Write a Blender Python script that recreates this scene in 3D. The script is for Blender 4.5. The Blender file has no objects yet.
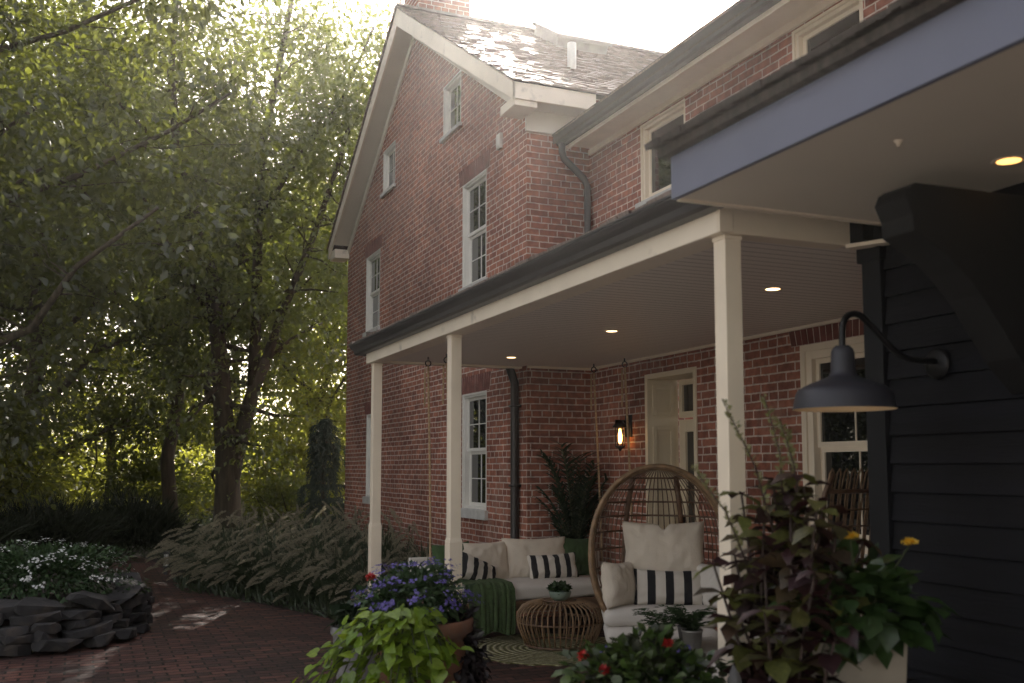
import bpy, bmesh, math, random
import numpy as np
from mathutils import Vector, Matrix
R = math.radians
random.seed(7)
rng = np.random.default_rng(7)
scene = bpy.context.scene
col = scene.collection

# ------------------------------------------------------------------ camera
cam_d = bpy.data.cameras.new("camera")
cam = bpy.data.objects.new("camera", cam_d)
col.objects.link(cam)
cam.location = (0, 0, 1.55)
cam.rotation_euler = (R(90 + 5.029), 0, R(-22.9))
cam_d.sensor_width = 36.0
cam_d.lens = 35.156
cam_d.shift_y = 0.0376
cam_d.clip_start = 0.05
cam_d.clip_end = 2000
cam_d.dof.use_dof = True
cam_d.dof.focus_distance = 10.5
cam_d.dof.aperture_fstop = 2.6
scene.camera = cam

# ------------------------------------------------------------------ sky, sun, exposure
SUN_AZ, SUN_EL = R(23.5), R(32.5)          # azimuth from +Y towards +X
HAZE = 0.0010
world = bpy.data.worlds.new("World")
scene.world = world
world.use_nodes = True
wn = world.node_tree
wn.nodes.clear()
wo = wn.nodes.new("ShaderNodeOutputWorld")
bg = wn.nodes.new("ShaderNodeBackground")
sky = wn.nodes.new("ShaderNodeTexSky")
sky.sky_type = 'NISHITA'
sky.sun_disc = False
sky.sun_elevation = SUN_EL
sky.sun_rotation = SUN_AZ
sky.altitude = 100
sky.air_density = 1.0
sky.dust_density = 1.5
sky.ozone_density = 1.0
bg.inputs["Strength"].default_value = 0.145
hs = wn.nodes.new("ShaderNodeHueSaturation")
hs.inputs["Saturation"].default_value = 0.42
warm = wn.nodes.new("ShaderNodeMixRGB"); warm.blend_type = 'MULTIPLY'; warm.inputs[0].default_value = 1.0
warm.inputs[2].default_value = (1.07, 0.955, 0.87, 1)      # daylight white balance
wn.links.new(sky.outputs[0], hs.inputs["Color"])
wn.links.new(hs.outputs[0], warm.inputs[1])
wn.links.new(warm.outputs[0], bg.inputs["Color"])
wn.links.new(bg.outputs[0], wo.inputs["Surface"])

sun_d = bpy.data.lights.new("sun", 'SUN')
sun_d.energy = 5.0
sun_d.angle = R(0.5)
sun_d.color = (1.0, 0.92, 0.82)
sun = bpy.data.objects.new("sun", sun_d)
col.objects.link(sun)
sdir = Vector((math.sin(SUN_AZ) * math.cos(SUN_EL), math.cos(SUN_AZ) * math.cos(SUN_EL), math.sin(SUN_EL)))
sun.location = sdir * 60
sun.rotation_euler = sdir.to_track_quat('Z', 'Y').to_euler()

scene.view_settings.view_transform = 'Standard'
scene.view_settings.look = 'None'
scene.view_settings.exposure = 1.52
scene.view_settings.gamma = 1.0
scene.view_settings.use_curve_mapping = False
scene.cycles.use_denoising = True
scene.cycles.max_bounces = 7
scene.cycles.diffuse_bounces = 4
scene.cycles.glossy_bounces = 3
scene.cycles.transmission_bounces = 4
scene.cycles.volume_bounces = 0
scene.cycles.sample_clamp_indirect = 4.0
scene.cycles.use_adaptive_sampling = True
scene.cycles.adaptive_threshold = 0.02

# ------------------------------------------------------------------ helpers
class MB:
    """Collects geometry; build() links it as one mesh object."""
    def __init__(self):
        self.v = []; self.f = []
    def add(self, vs, fs):
        o = len(self.v)
        self.v += [tuple(p) for p in vs]
        self.f += [tuple(i + o for i in f) for f in fs]
        return self
    def box(self, x0, x1, y0, y1, z0, z1):
        return self.add([(x0,y0,z0),(x1,y0,z0),(x1,y1,z0),(x0,y1,z0),(x0,y0,z1),(x1,y0,z1),(x1,y1,z1),(x0,y1,z1)],
                        [(0,3,2,1),(4,5,6,7),(0,1,5,4),(1,2,6,5),(2,3,7,6),(3,0,4,7)])
    def fbox(self, fr, u0, u1, v0, v1, n0, n1):
        """box in a wall frame fr = (origin, u, v, n)"""
        o, U, V, N = fr
        P = lambda u, v, n: tuple(o + U*u + V*v + N*n)
        return self.add([P(u0,v0,n0),P(u1,v0,n0),P(u1,v1,n0),P(u0,v1,n0),P(u0,v0,n1),P(u1,v0,n1),P(u1,v1,n1),P(u0,v1,n1)],
                        [(0,3,2,1),(4,5,6,7),(0,1,5,4),(1,2,6,5),(2,3,7,6),(3,0,4,7)])
    def poly_prism(self, pts, d):
        """closed 3D polygon pts extruded by vector d"""
        n = len(pts); d = Vector(d)
        vs = [tuple(p) for p in pts] + [tuple(Vector(p) + d) for p in pts]
        fs = [tuple(range(n))[::-1], tuple(range(n, 2*n))]
        for i in range(n):
            j = (i + 1) % n
            fs.append((i, j, n + j, n + i))
        return self.add(vs, fs)
    def tube(self, pts, rad, n=8, cap=True, closed=False):
        pts = [Vector(p) for p in pts]
        m = len(pts)
        if not hasattr(rad, '__len__'): rad = [rad] * m
        vs = []; prev = None
        for i, p in enumerate(pts):
            if closed: t = pts[(i+1) % m] - pts[i-1]
            else: t = pts[min(i+1, m-1)] - pts[max(i-1, 0)]
            if t.length < 1e-9: t = Vector((0,0,1))
            t.normalize()
            if prev is None:
                a = Vector((0,0,1)) if abs(t.z) < .9 else Vector((1,0,0))
                u = t.cross(a).normalized()
            else:
                u = (prev - t * prev.dot(t))
                u = u.normalized() if u.length > 1e-6 else t.orthogonal().normalized()
            prev = u
            w = t.cross(u)
            for k in range(n):
                a = 2*math.pi*k/n
                vs.append(p + (u*math.cos(a) + w*math.sin(a)) * rad[i])
        fs = []
        for i in range(m if closed else m-1):
            i2 = (i+1) % m
            for k in range(n):
                k2 = (k+1) % n
                fs.append((i*n+k, i*n+k2, i2*n+k2, i2*n+k))
        if cap and not closed:
            fs.append(tuple(range(n))[::-1]); fs.append(tuple((m-1)*n + k for k in range(n)))
        return self.add(vs, fs)
    def lathe(self, prof, n=24, c=(0,0,0), cap=False):
        vs = []; m = len(prof)
        for r, z in prof:
            for k in range(n):
                a = 2*math.pi*k/n
                vs.append((c[0]+r*math.cos(a), c[1]+r*math.sin(a), c[2]+z))
        fs = []
        for i in range(m-1):
            for k in range(n):
                k2 = (k+1) % n
                fs.append((i*n+k, i*n+k2, (i+1)*n+k2, (i+1)*n+k))
        if cap:
            fs.append(tuple(range(n))[::-1]); fs.append(tuple((m-1)*n+k for k in range(n)))
        return self.add(vs, fs)
    def grid(self, fn, nu, nv):
        vs = [fn(i/nu, j/nv) for j in range(nv+1) for i in range(nu+1)]
        fs = [(j*(nu+1)+i, j*(nu+1)+i+1, (j+1)*(nu+1)+i+1, (j+1)*(nu+1)+i) for j in range(nv) for i in range(nu)]
        return self.add(vs, fs)
    def build(self, name, mat, parent=None, smooth=False, bevel=0.0, off=None, fix=True):
        me = bpy.data.meshes.new(name)
        vs = self.v
        if off is not None:
            vs = [(a-off[0], b-off[1], c-off[2]) for a, b, c in vs]
        me.from_pydata(vs, [], self.f)
        if fix:
            bm = bmesh.new(); bm.from_mesh(me)
            bmesh.ops.recalc_face_normals(bm, faces=bm.faces)
            bm.to_mesh(me); bm.free()
        if smooth:
            me.polygons.foreach_set("use_smooth", [True]*len(me.polygons))
        me.materials.append(mat)
        o = bpy.data.objects.new(name, me)
        col.objects.link(o)
        if parent is not None: o.parent = parent
        if bevel > 0:
            b = o.modifiers.new("bevel", 'BEVEL'); b.width = bevel; b.segments = 2; b.limit_method = 'ANGLE'
        return o

def np_mesh(name, verts, faces, mat, parent=None, smooth=False):
    """verts Nx3 array, faces MxK array (all the same K)"""
    me = bpy.data.meshes.new(name)
    verts = np.asarray(verts, dtype=np.float32); faces = np.asarray(faces, dtype=np.int32)
    M, K = faces.shape
    me.vertices.add(len(verts)); me.vertices.foreach_set("co", verts.ravel())
    me.loops.add(M*K); me.loops.foreach_set("vertex_index", faces.ravel())
    me.polygons.add(M); me.polygons.foreach_set("loop_start", np.arange(0, M*K, K, dtype=np.int32))
    if smooth: me.polygons.foreach_set("use_smooth", np.ones(M, dtype=bool))
    me.update(calc_edges=True); me.validate()
    me.materials.append(mat)
    o = bpy.data.objects.new(name, me)
    col.objects.link(o)
    if parent is not None: o.parent = parent
    return o

def tag(o, label=None, cat=None, group=None, kind=None):
    if label: o["label"] = label
    if cat: o["category"] = cat
    if group: o["group"] = group
    if kind: o["kind"] = kind
    return o
def thing(name, label, cat, loc=(0,0,0), rz=0.0, group=None):
    o = bpy.data.objects.new(name, None); col.objects.link(o)
    o.empty_display_size = .1
    o.location = loc; o.rotation_euler = (0, 0, rz)
    return tag(o, label, cat, group)
def kids(o): return [c for c in bpy.data.objects if c.parent == o]
def dup(root, loc, rz=0.0, label=None, group=None, sc=None):
    r = root.copy(); col.objects.link(r); r.location = loc; r.rotation_euler = (0, 0, rz)
    if sc: r.scale = (sc, sc, sc) if not hasattr(sc, '__len__') else sc
    if label: r["label"] = label
    if group: r["group"] = group
    for ch in kids(root):
        c = ch.copy(); col.objects.link(c); c.parent = r
        for g in kids(ch):
            d = g.copy(); col.objects.link(d); d.parent = c
    return r

# ------------------------------------------------------------------ materials
def newmat(name):
    m = bpy.data.materials.new(name); m.use_nodes = True
    nt = m.node_tree; nt.nodes.clear()
    out = nt.nodes.new("ShaderNodeOutputMaterial")
    return m, nt, out
def N(nt, t, **kw):
    n = nt.nodes.new(t)
    for k, v in kw.items(): setattr(n, k, v)
    return n
def ramp(nt, fac, stops):
    r = N(nt, "ShaderNodeValToRGB")
    while len(r.color_ramp.elements) < len(stops): r.color_ramp.elements.new(.5)
    for e, (p, c) in zip(r.color_ramp.elements, stops):
        e.position = p; e.color = (*c, 1)
    nt.links.new(fac, r.inputs[0])
    return r.outputs[0]
def mat(name, c, rough=.6, var=.15, scale=8.0, bump=0.0, bscale=None, metal=0.0, spec=.5, emit=None, estr=0.0, grime=None, stretch=None):
    """plain surface with noise variation in colour and relief"""
    m, nt, out = newmat(name)
    b = N(nt, "ShaderNodeBsdfPrincipled")
    tc = N(nt, "ShaderNodeTexCoord")
    vec = tc.outputs["Object"]
    if stretch:
        mp = N(nt, "ShaderNodeMapping"); mp.inputs["Scale"].default_value = stretch
        nt.links.new(vec, mp.inputs[0]); vec = mp.outputs[0]
    nz = N(nt, "ShaderNodeTexNoise"); nz.inputs["Scale"].default_value = scale; nz.inputs["Detail"].default_value = 6
    nt.links.new(vec, nz.inputs["Vector"])
    lo = tuple(x*(1-var) for x in c); hi = tuple(min(1, x*(1+var)) for x in c)
    cl = ramp(nt, nz.outputs["Fac"], [(.3, lo), (.7, hi)])
    if grime:
        n2 = N(nt, "ShaderNodeTexNoise"); n2.inputs["Scale"].default_value = grime[1]; n2.inputs["Detail"].default_value = 8
        nt.links.new(vec, n2.inputs["Vector"])
        mk = ramp(nt, n2.outputs["Fac"], [(grime[2], (0,0,0)), (grime[2]+.15, (1,1,1))])
        mx = N(nt, "ShaderNodeMixRGB"); nt.links.new(mk, mx.inputs[0]); nt.links.new(cl, mx.inputs[1]); mx.inputs[2].default_value = (*grime[0], 1)
        cl = mx.outputs[0]
    nt.links.new(cl, b.inputs["Base Color"])
    b.inputs["Roughness"].default_value = rough
    b.inputs["Metallic"].default_value = metal
    b.inputs["Specular IOR Level"].default_value = spec
    if emit:
        b.inputs["Emission Color"].default_value = (*emit, 1); b.inputs["Emission Strength"].default_value = estr
    if bump:
        n3 = N(nt, "ShaderNodeTexNoise"); n3.inputs["Scale"].default_value = bscale or scale*4; n3.inputs["Detail"].default_value = 5
        nt.links.new(vec, n3.inputs["Vector"])
        bp = N(nt, "ShaderNodeBump"); bp.inputs["Strength"].default_value = bump; bp.inputs["Distance"].default_value = .01
        nt.links.new(n3.outputs["Fac"], bp.inputs["Height"]); nt.links.new(bp.outputs[0], b.inputs["Normal"])
    nt.links.new(b.outputs[0], out.inputs[0])
    return m
def brickmat(name, axis, c1, c2, mortar, bw=.215, rh=.07, ms=.0075, offset=.5, rough=.85, bump=.7, patch=None, smooth=.25):
    """axis: which world axis runs along the course ('X', 'Y'; 'G' for ground X/Y)"""
    m, nt, out = newmat(name)
    b = N(nt, "ShaderNodeBsdfPrincipled")
    g = N(nt, "ShaderNodeNewGeometry")
    sp = N(nt, "ShaderNodeSeparateXYZ"); nt.links.new(g.outputs["Position"], sp.inputs[0])
    cb = N(nt, "ShaderNodeCombineXYZ")
    a, c = {'X': (0, 2), 'Y': (1, 2), 'G': (0, 1)}[axis]
    nt.links.new(sp.outputs[a], cb.inputs[0]); nt.links.new(sp.outputs[c], cb.inputs[1])
    # small wobble so that courses are not ruler straight
    wz = N(nt, "ShaderNodeTexNoise"); wz.inputs["Scale"].default_value = 2.3; nt.links.new(g.outputs["Position"], wz.inputs["Vector"])
    wz2 = N(nt, "ShaderNodeTexNoise"); wz2.inputs["Scale"].default_value = 26; nt.links.new(g.outputs["Position"], wz2.inputs["Vector"])
    va = N(nt, "ShaderNodeVectorMath", operation='MULTIPLY_ADD'); nt.links.new(wz.outputs["Color"], va.inputs[0])
    va.inputs[1].default_value = (.016, .016, 0); nt.links.new(cb.outputs[0], va.inputs[2])
    vb = N(nt, "ShaderNodeVectorMath", operation='MULTIPLY_ADD'); nt.links.new(wz2.outputs["Color"], vb.inputs[0])
    vb.inputs[1].default_value = (.008, .008, 0); nt.links.new(va.outputs[0], vb.inputs[2])
    bk = N(nt, "ShaderNodeTexBrick"); bk.offset = offset; bk.squash = .55 if axis != 'G' else 1.0; bk.squash_frequency = 6 if axis != 'G' else 2
    nt.links.new(vb.outputs[0], bk.inputs["Vector"])
    bk.inputs["Scale"].default_value = 1.0
    bk.inputs["Brick Width"].default_value = bw; bk.inputs["Row Height"].default_value = rh
    bk.inputs["Mortar Size"].default_value = ms; bk.inputs["Mortar Smooth"].default_value = smooth
    bk.inputs["Bias"].default_value = 0
    bk.inputs["Color1"].default_value = (*c1, 1); bk.inputs["Color2"].default_value = (*c2, 1)
    bk.inputs["Mortar"].default_value = (*mortar, 1)
    nz = N(nt, "ShaderNodeTexNoise"); nz.inputs["Scale"].default_value = 14; nz.inputs["Detail"].default_value = 8
    nt.links.new(g.outputs["Position"], nz.inputs["Vector"])
    mul = ramp(nt, nz.outputs["Fac"], [(.28, (.62,.62,.64)), (.75, (1.25,1.22,1.2))])
    mx = N(nt, "ShaderNodeMixRGB", blend_type='MULTIPLY'); mx.inputs[0].default_value = 1
    nt.links.new(bk.outputs["Color"], mx.inputs[1]); nt.links.new(mul, mx.inputs[2])
    n2 = N(nt, "ShaderNodeTexNoise"); n2.inputs["Scale"].default_value = .8; n2.inputs["Detail"].default_value = 5
    nt.links.new(g.outputs["Position"], n2.inputs["Vector"])
    mul2 = ramp(nt, n2.outputs["Fac"], [(.3, (.68,.67,.68)), (.7, (1.2,1.18,1.16))])
    mx2 = N(nt, "ShaderNodeMixRGB", blend_type='MULTIPLY'); mx2.inputs[0].default_value = 1
    nt.links.new(mx.outputs[0], mx2.inputs[1]); nt.links.new(mul2, mx2.inputs[2])
    cout = mx2.outputs[0]
    if patch:
        n4 = N(nt, "ShaderNodeTexNoise"); n4.inputs["Scale"].default_value = patch[1]; n4.inputs["Detail"].default_value = 10; n4.inputs["Roughness"].default_value = .7
        nt.links.new(g.outputs["Position"], n4.inputs["Vector"])
        mk = ramp(nt, n4.outputs["Fac"], [(patch[2], (0,0,0)), (patch[2]+.2, (patch[3],)*3)])
        m3 = N(nt, "ShaderNodeMixRGB"); nt.links.new(mk, m3.inputs[0]); nt.links.new(cout, m3.inputs[1]); m3.inputs[2].default_value = (*patch[0], 1)
        cout = m3.outputs[0]
    nt.links.new(cout, b.inputs["Base Color"])
    b.inputs["Roughness"].default_value = rough
    b.inputs["Specular IOR Level"].default_value = .3
    inv = N(nt, "ShaderNodeMath", operation='MULTIPLY_ADD'); nt.links.new(bk.outputs["Fac"], inv.inputs[0]); inv.inputs[1].default_value = -1.0
    nt.links.new(nz.outputs["Fac"], inv.inputs[2])
    bp = N(nt, "ShaderNodeBump"); bp.inputs["Strength"].default_value = bump; bp.inputs["Distance"].default_value = .008
    nt.links.new(inv.outputs[0], bp.inputs["Height"]); nt.links.new(bp.outputs[0], b.inputs["Normal"])
    nt.links.new(b.outputs[0], out.inputs[0])
    return m
def leafmat(name, cols, trans=.45, tcol=None, rough=.5, gloss=.04):
    """leaf surface: colour differs from leaf to leaf, light shines through"""
    m, nt, out = newmat(name)
    g = N(nt, "ShaderNodeNewGeometry")
    n = len(cols)
    c = ramp(nt, g.outputs["Random Per Island"], [(i/max(1, n-1), k) for i, k in enumerate(cols)])
    vn = N(nt, "ShaderNodeTexNoise"); vn.inputs["Scale"].default_value = 45; vn.inputs["Detail"].default_value = 4; nt.links.new(g.outputs["Position"], vn.inputs["Vector"])
    vm = N(nt, "ShaderNodeMixRGB", blend_type='MULTIPLY'); vm.inputs[0].default_value = 1; nt.links.new(c, vm.inputs[1]); nt.links.new(ramp(nt, vn.outputs["Fac"], [(.3, (.6,.62,.6)), (.7, (1.2,1.2,1.15))]), vm.inputs[2]); c = vm.outputs[0]
    d = N(nt, "ShaderNodeBsdfDiffuse"); nt.links.new(c, d.inputs[0])
    t = N(nt, "ShaderNodeBsdfTranslucent")
    if tcol:
        mx = N(nt, "ShaderNodeMixRGB"); mx.inputs[0].default_value = .7; nt.links.new(c, mx.inputs[1]); mx.inputs[2].default_value = (*tcol, 1)
        nt.links.new(mx.outputs[0], t.inputs[0])
    else: nt.links.new(c, t.inputs[0])
    a = N(nt, "ShaderNodeMixShader"); a.inputs[0].default_value = trans
    nt.links.new(d.outputs[0], a.inputs[1]); nt.links.new(t.outputs[0], a.inputs[2])
    gl = N(nt, "ShaderNodeBsdfGlossy"); gl.inputs["Roughness"].default_value = rough; gl.inputs[0].default_value = (1,1,1,1)
    e = N(nt, "ShaderNodeMixShader"); e.inputs[0].default_value = gloss
    nt.links.new(a.outputs[0], e.inputs[1]); nt.links.new(gl.outputs[0], e.inputs[2])
    nt.links.new(e.outputs[0], out.inputs[0])
    return m
def glassmat(name, c=(.012,.013,.014), ior=1.9, rough=.015, wob=.02):
    m, nt, out = newmat(name)
    b = N(nt, "ShaderNodeBsdfPrincipled")
    b.inputs["Base Color"].default_value = (*c, 1); b.inputs["Roughness"].default_value = rough; b.inputs["IOR"].default_value = ior
    tc = N(nt, "ShaderNodeTexCoord"); nz = N(nt, "ShaderNodeTexNoise"); nz.inputs["Scale"].default_value = 4; nt.links.new(tc.outputs["Object"], nz.inputs["Vector"])
    bp = N(nt, "ShaderNodeBump"); bp.inputs["Strength"].default_value = wob; nt.links.new(nz.outputs["Fac"], bp.inputs["Height"]); nt.links.new(bp.outputs[0], b.inputs["Normal"])
    nt.links.new(b.outputs[0], out.inputs[0])
    return m

BR1, BR2, MORT = (.43,.170,.113), (.26,.103,.074), (.66,.55,.48)
M = {}
M['brickY'] = brickmat("brick_along_y", 'Y', BR1, BR2, MORT, patch=((.50,.38,.32), .9, .56, .38))
M['brickX'] = brickmat("brick_along_x", 'X', BR1, BR2, MORT, patch=((.50,.38,.32), .9, .56, .38))
M['soldier'] = mat("soldier_brick", (.17,.058,.046), .85, .3, 9, .5, 60)
M['mortar'] = mat("mortar", MORT, .9, .15, 20, .4)
M['paver'] = brickmat("brick_paving", 'G', (.125,.055,.043), (.040,.024,.022), (.010,.008,.007), .205, .105, .010, .5, .7, 1.0, patch=((.03,.032,.022), 1.6, .60, .4))
M['white'] = mat("white_paint", (.86,.77,.64), .45, .05, 3, .05, 40, grime=((.5,.44,.36), 5, .62))
M['trim'] = mat("cream_trim_paint", (.82,.72,.58), .5, .06, 4, .06, 30)
M['sash'] = mat("white_sash_paint", (.74,.72,.67), .4, .05, 6)
M['sill'] = mat("painted_stone_sill", (.55,.54,.52), .7, .12, 12, .25)
M['gutter'] = mat("dark_bronze_gutter", (.040,.037,.039), .45, .12, 5)
M['downpipe'] = mat("dark_downpipe", (.035,.030,.030), .4, .12, 5, metal=.2)
M['glass'] = glassmat("window_glass")
M['door'] = mat("cream_door_paint", (.72,.62,.46), .45, .05, 4)
M['dark_siding'] = mat("charcoal_siding", (.0055,.006,.009), .6, .35, 5, .3, 60, stretch=(1, .15, 4), spec=.22)
M['dark_trim'] = mat("charcoal_trim", (.008,.009,.012), .5, .15, 5, spec=.25)
M['black'] = mat("black_painted_wood", (.0045,.0045,.005), .8, .2, 6)
M['sky_fascia'] = mat("sky_tinted_fascia", (.155,.17,.24), .55, .07, 2.5, .06, 40, grime=((.2,.22,.32), 18, .74))  # blue of the reflected sky is put into the fascia colour
M['soffit'] = mat("tan_soffit", (.76,.70,.60), .55, .04, 2)
M['lamp_on'] = mat("warm_lamp_lens", (.9,.8,.6), .4, 0, emit=(1.0,.66,.34), estr=2.2)
M['lamp_amber'] = mat("amber_lamp_lens", (.8,.5,.2), .4, 0, emit=(1.0,.50,.14), estr=1.1)
M['flame'] = mat("amber_bulb", (.9,.6,.2), .4, 0, emit=(1.0,.48,.10), estr=5)
M['black_metal'] = mat("black_metal", (.015,.015,.017), .42, .2, 8, metal=.5)
M['barn'] = mat("slate_blue_enamel", (.028,.029,.040), .45, .12, 6, .04, 60)
M['barn_in'] = mat("cream_enamel", (.6,.52,.4), .5, .05)
M['canvas'] = mat("cream_canvas", (.66,.58,.48), .9, .06, 6, .35, 90)
M['seatwhite'] = mat("off_white_canvas", (.62,.58,.53), .9, .05, 6, .3, 90)
M['teak'] = mat("brown_wood", (.16,.095,.055), .55, .3, 4, .2, 40, stretch=(.4, 6, 6))
M['rattan'] = mat("tan_rattan", (.22,.135,.07), .5, .35, 18, .25, 80)
M['rattan_dark'] = mat("brown_rattan", (.13,.072,.042), .5, .35, 18, .25, 80)
M['rope'] = mat("jute_rope", (.42,.29,.17), .9, .3, 40, .6, 120)
M['greenwool'] = mat("moss_green_wool", (.045,.075,.026), .95, .3, 30, .7, 70)
M['greencloth'] = mat("forest_green_cloth", (.045,.085,.03), .95, .15, 10, .3, 90)
M['terracotta'] = mat("terracotta", (.19,.085,.05), .8, .2, 6, .25, 50, grime=((.15,.12,.09), 5, .58))
M['concrete'] = mat("pale_concrete", (.40,.37,.33), .85, .12, 6, .3, 50)
M['whitepot'] = mat("cream_glazed_pot", (.30,.26,.21), .6, .1, 4, .15, 30)
M['greypot'] = mat("grey_stone_pot", (.17,.165,.165), .85, .25, 9, .5, 40)
M['zinc'] = mat("weathered_tin_pot", (.30,.29,.27), .6, .25, 9, .15, 40, metal=.2)
M['bounce'] = mat("pale_bounce_ground", (.46,.44,.40), .95, .35, 30, .8, 60)  # pale surface for the added bounce ground
M['soil'] = mat("dark_soil", (.022,.016,.011), .95, .4, 9, .8, 60)
M['bark'] = mat("grey_brown_bark", (.075,.060,.040), .95, .4, 5, 1.0, 22, stretch=(3, 3, .5))
M['stone'] = mat("slate_fieldstone", (.022,.021,.022), .9, .5, 4, .8, 14, grime=((.065,.05,.04), 3, .58))
M['chimney_cap'] = mat("chimney_cap_stone", (.35,.33,.3), .85, .15, 6, .3)
M['shingle'] = mat("weathered_cedar_shingle", (.20,.15,.13), .38, .45, 5, .4, 40, stretch=(2, 8, 2))
M['darkshake'] = mat("dark_wood_shake", (.055,.044,.037), .7, .4, 6, .6, 30, stretch=(1, 6, 2))
M['gutter_in'] = M['gutter']
# ------------------------------------------------------------------ ground
def plane_obj(name, x0, x1, y0, y1, z, m, bumpy=0.0, n=1):
    mb = MB()
    mb.grid(lambda a, b: (x0+(x1-x0)*a, y0+(y1-y0)*b, z), n, n)
    return mb.build(name, m)
tag(plane_obj("ground", -70, 70, -60, 80, -0.02, M['soil']), kind="structure")
pv = MB(); pv.add([(-1.3,-8,0),(5.0,-8,0),(5.0,9.65,0),(2.6,9.75,0),(2.15,11.0,0),(1.75,12.2,0),(1.35,13.4,0),(1.3,16,0),(0.9,19,0),(-.6,19.5,0),(0.0,16,0),(.3,12,0),(-3.2,11.2,0),(-3.2,8.0,0),(-1.3,7.4,0)],
                  [tuple(range(15))])
tag(pv.build("brick_patio", M['paver']), kind="structure")

tag(plane_obj("bounce_ground", -16, -1.25, -12, 8.5, -.012, M['bounce']), kind="structure")  # unseen pale ground, added to bounce neutral light up to ceiling and soffit

# ------------------------------------------------------------------ brick house
GX, WX, RY, FY = 4.25, 5.0, 9.65, 17.75          # gable plane, wing plane, return wall, far corner
house = thing("brick_house", "old two-storey red brick house with steep shingled gable and white sash windows", "house", (GX, RY, 0))
HO = (GX, RY, 0)
X_, Y_, Z_ = Vector((1,0,0)), Vector((0,1,0)), Vector((0,0,1))
def clip_poly(poly, a, b, c):
    """keep the side a*u+b*v <= c"""
    out = []
    for i in range(len(poly)):
        p, q = poly[i], poly[(i+1) % len(poly)]
        dp, dq = a*p[0]+b*p[1]-c, a*q[0]+b*q[1]-c
        if dp <= 1e-9: out.append(p)
        if (dp < -1e-9 and dq > 1e-9) or (dp > 1e-9 and dq < -1e-9):
            t = dp/(dp-dq); out.append((p[0]+(q[0]-p[0])*t, p[1]+(q[1]-p[1])*t))
    return out
def wall(mb, fr, u0, u1, v0, v1, holes, clips=(), reveal=.11):
    o, U, V, Nn = fr
    us = sorted(set([u0, u1] + [h[0] for h in holes] + [h[1] for h in holes]))
    vs = sorted(set([v0, v1] + [h[2] for h in holes] + [h[3] for h in holes]))
    for i in range(len(us)-1):
        for j in range(len(vs)-1):
            cu, cv = (us[i]+us[i+1])/2, (vs[j]+vs[j+1])/2
            if any(h[0] < cu < h[1] and h[2] < cv < h[3] for h in holes): continue
            p = [(us[i],vs[j]),(us[i+1],vs[j]),(us[i+1],vs[j+1]),(us[i],vs[j+1])]
            for c in clips:
                p = clip_poly(p, *c)
                if len(p) < 3: break
            if len(p) >= 3:
                mb.add([tuple(o+U*a+V*b) for a, b in p], [tuple(range(len(p)))])
    for a, b, c, d in holes:
        for (p, q) in (((a,c),(b,c)),((b,c),(b,d)),((b,d),(a,d)),((a,d),(a,c))):
            P0, P1 = o+U*p[0]+V*p[1], o+U*q[0]+V*q[1]
            mb.add([P0, P1, P1-Nn*reveal, P0-Nn*reveal], [(0,1,2,3)])
G = (Vector((GX, 0, 0)), Y_, Z_, -X_)
W = (Vector((WX, 0, 0)), Y_, Z_, -X_)
RT = (Vector((0, RY, 0)), X_, Z_, -Y_)
SL = .618
gable_wins = [  # u0, u1, v0, v1
    (10.84, 11.66, 3.78, 5.10), (15.55, 16.42, 3.82, 5.10),
    (10.82, 11.64, 1.06, 2.45), (15.42, 16.28, 1.08, 2.43),
    (11.74, 12.43, 5.95, 6.66), (14.74, 15.42, 5.95, 6.66)]
mb = MB()
ridge_y = 13.70
zb = 5.52     # roof underside height over Y=RY
wall(mb, G, RY, FY, -.3, 9, gable_wins, [(-SL, 1, zb - SL*RY), (SL, 1, zb + SL*(2*ridge_y-RY))])
mb.build("gable_wall", M['brickY'], house, off=HO)
wing_wins = [(7.70, 8.52, 4.18, 4.975), (5.38, 6.16, 4.18, 4.975), (5.14, 6.16, 0.95, 2.48), (7.58, 8.48, 0.0, 2.46)]
mb = MB()
wall(mb, W, 1.0, RY, -.3, 5.1, wing_wins, reveal=.16)
mb.build("wing_wall", M['brickY'], house, off=HO)
mb = MB()
wall(mb, RT, GX, 13.0, -.3, 5.75, [])
mb.build("return_wall", M['brickX'], house, off=HO)
mb = MB(); mb.add([(13.2,RY,0),(13.2,FY,0),(13.2,FY,6),(13.2,ridge_y,8.0),(13.2,RY,6)],[(0,1,2,3,4)]); mb.add([(GX,FY,-.3),(13.2,FY,-.3),(13.2,FY,5.6),(GX,FY,5.6)],[(0,1,2,3)])
mb.build("rear_wall", M['brickX'], house, off=HO)

def shingle_field(mb, o, U, S, Nn, w, length, ex=.14, wd=(.09,.2), seed=1, th=.016, lift=.0):
    """courses of separate butted shingles; U along the eave, S up the slope, Nn surface normal"""
    r = random.Random(seed)
    rows = int(length/ex)
    for k in range(rows):
        u = -r.random()*.1
        while u < w:
            ww = r.uniform(*wd); a, b = max(0, u+.003), min(w, u+ww)
            if b-a > .01:
                j = r.uniform(-.014, .014); t = th*r.uniform(.7, 1.5); lf = r.uniform(0, .004)
                s0 = k*ex + j; s1 = s0 + ex*1.25
                P = lambda uu, ss, nn: tuple(o + U*uu + S*ss + Nn*nn)
                tl = r.uniform(-.003,.003)
                mb.add([P(a,s0,lift),P(b,s0,lift),P(b,s0,lift+t+lf+tl),P(a,s0,lift+t+lf-tl),P(a,s1,lift+.002),P(b,s1,lift+.002)],
                       [(0,1,2,3),(3,2,5,4),(0,3,4),(1,5,2)])
            u += ww
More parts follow.
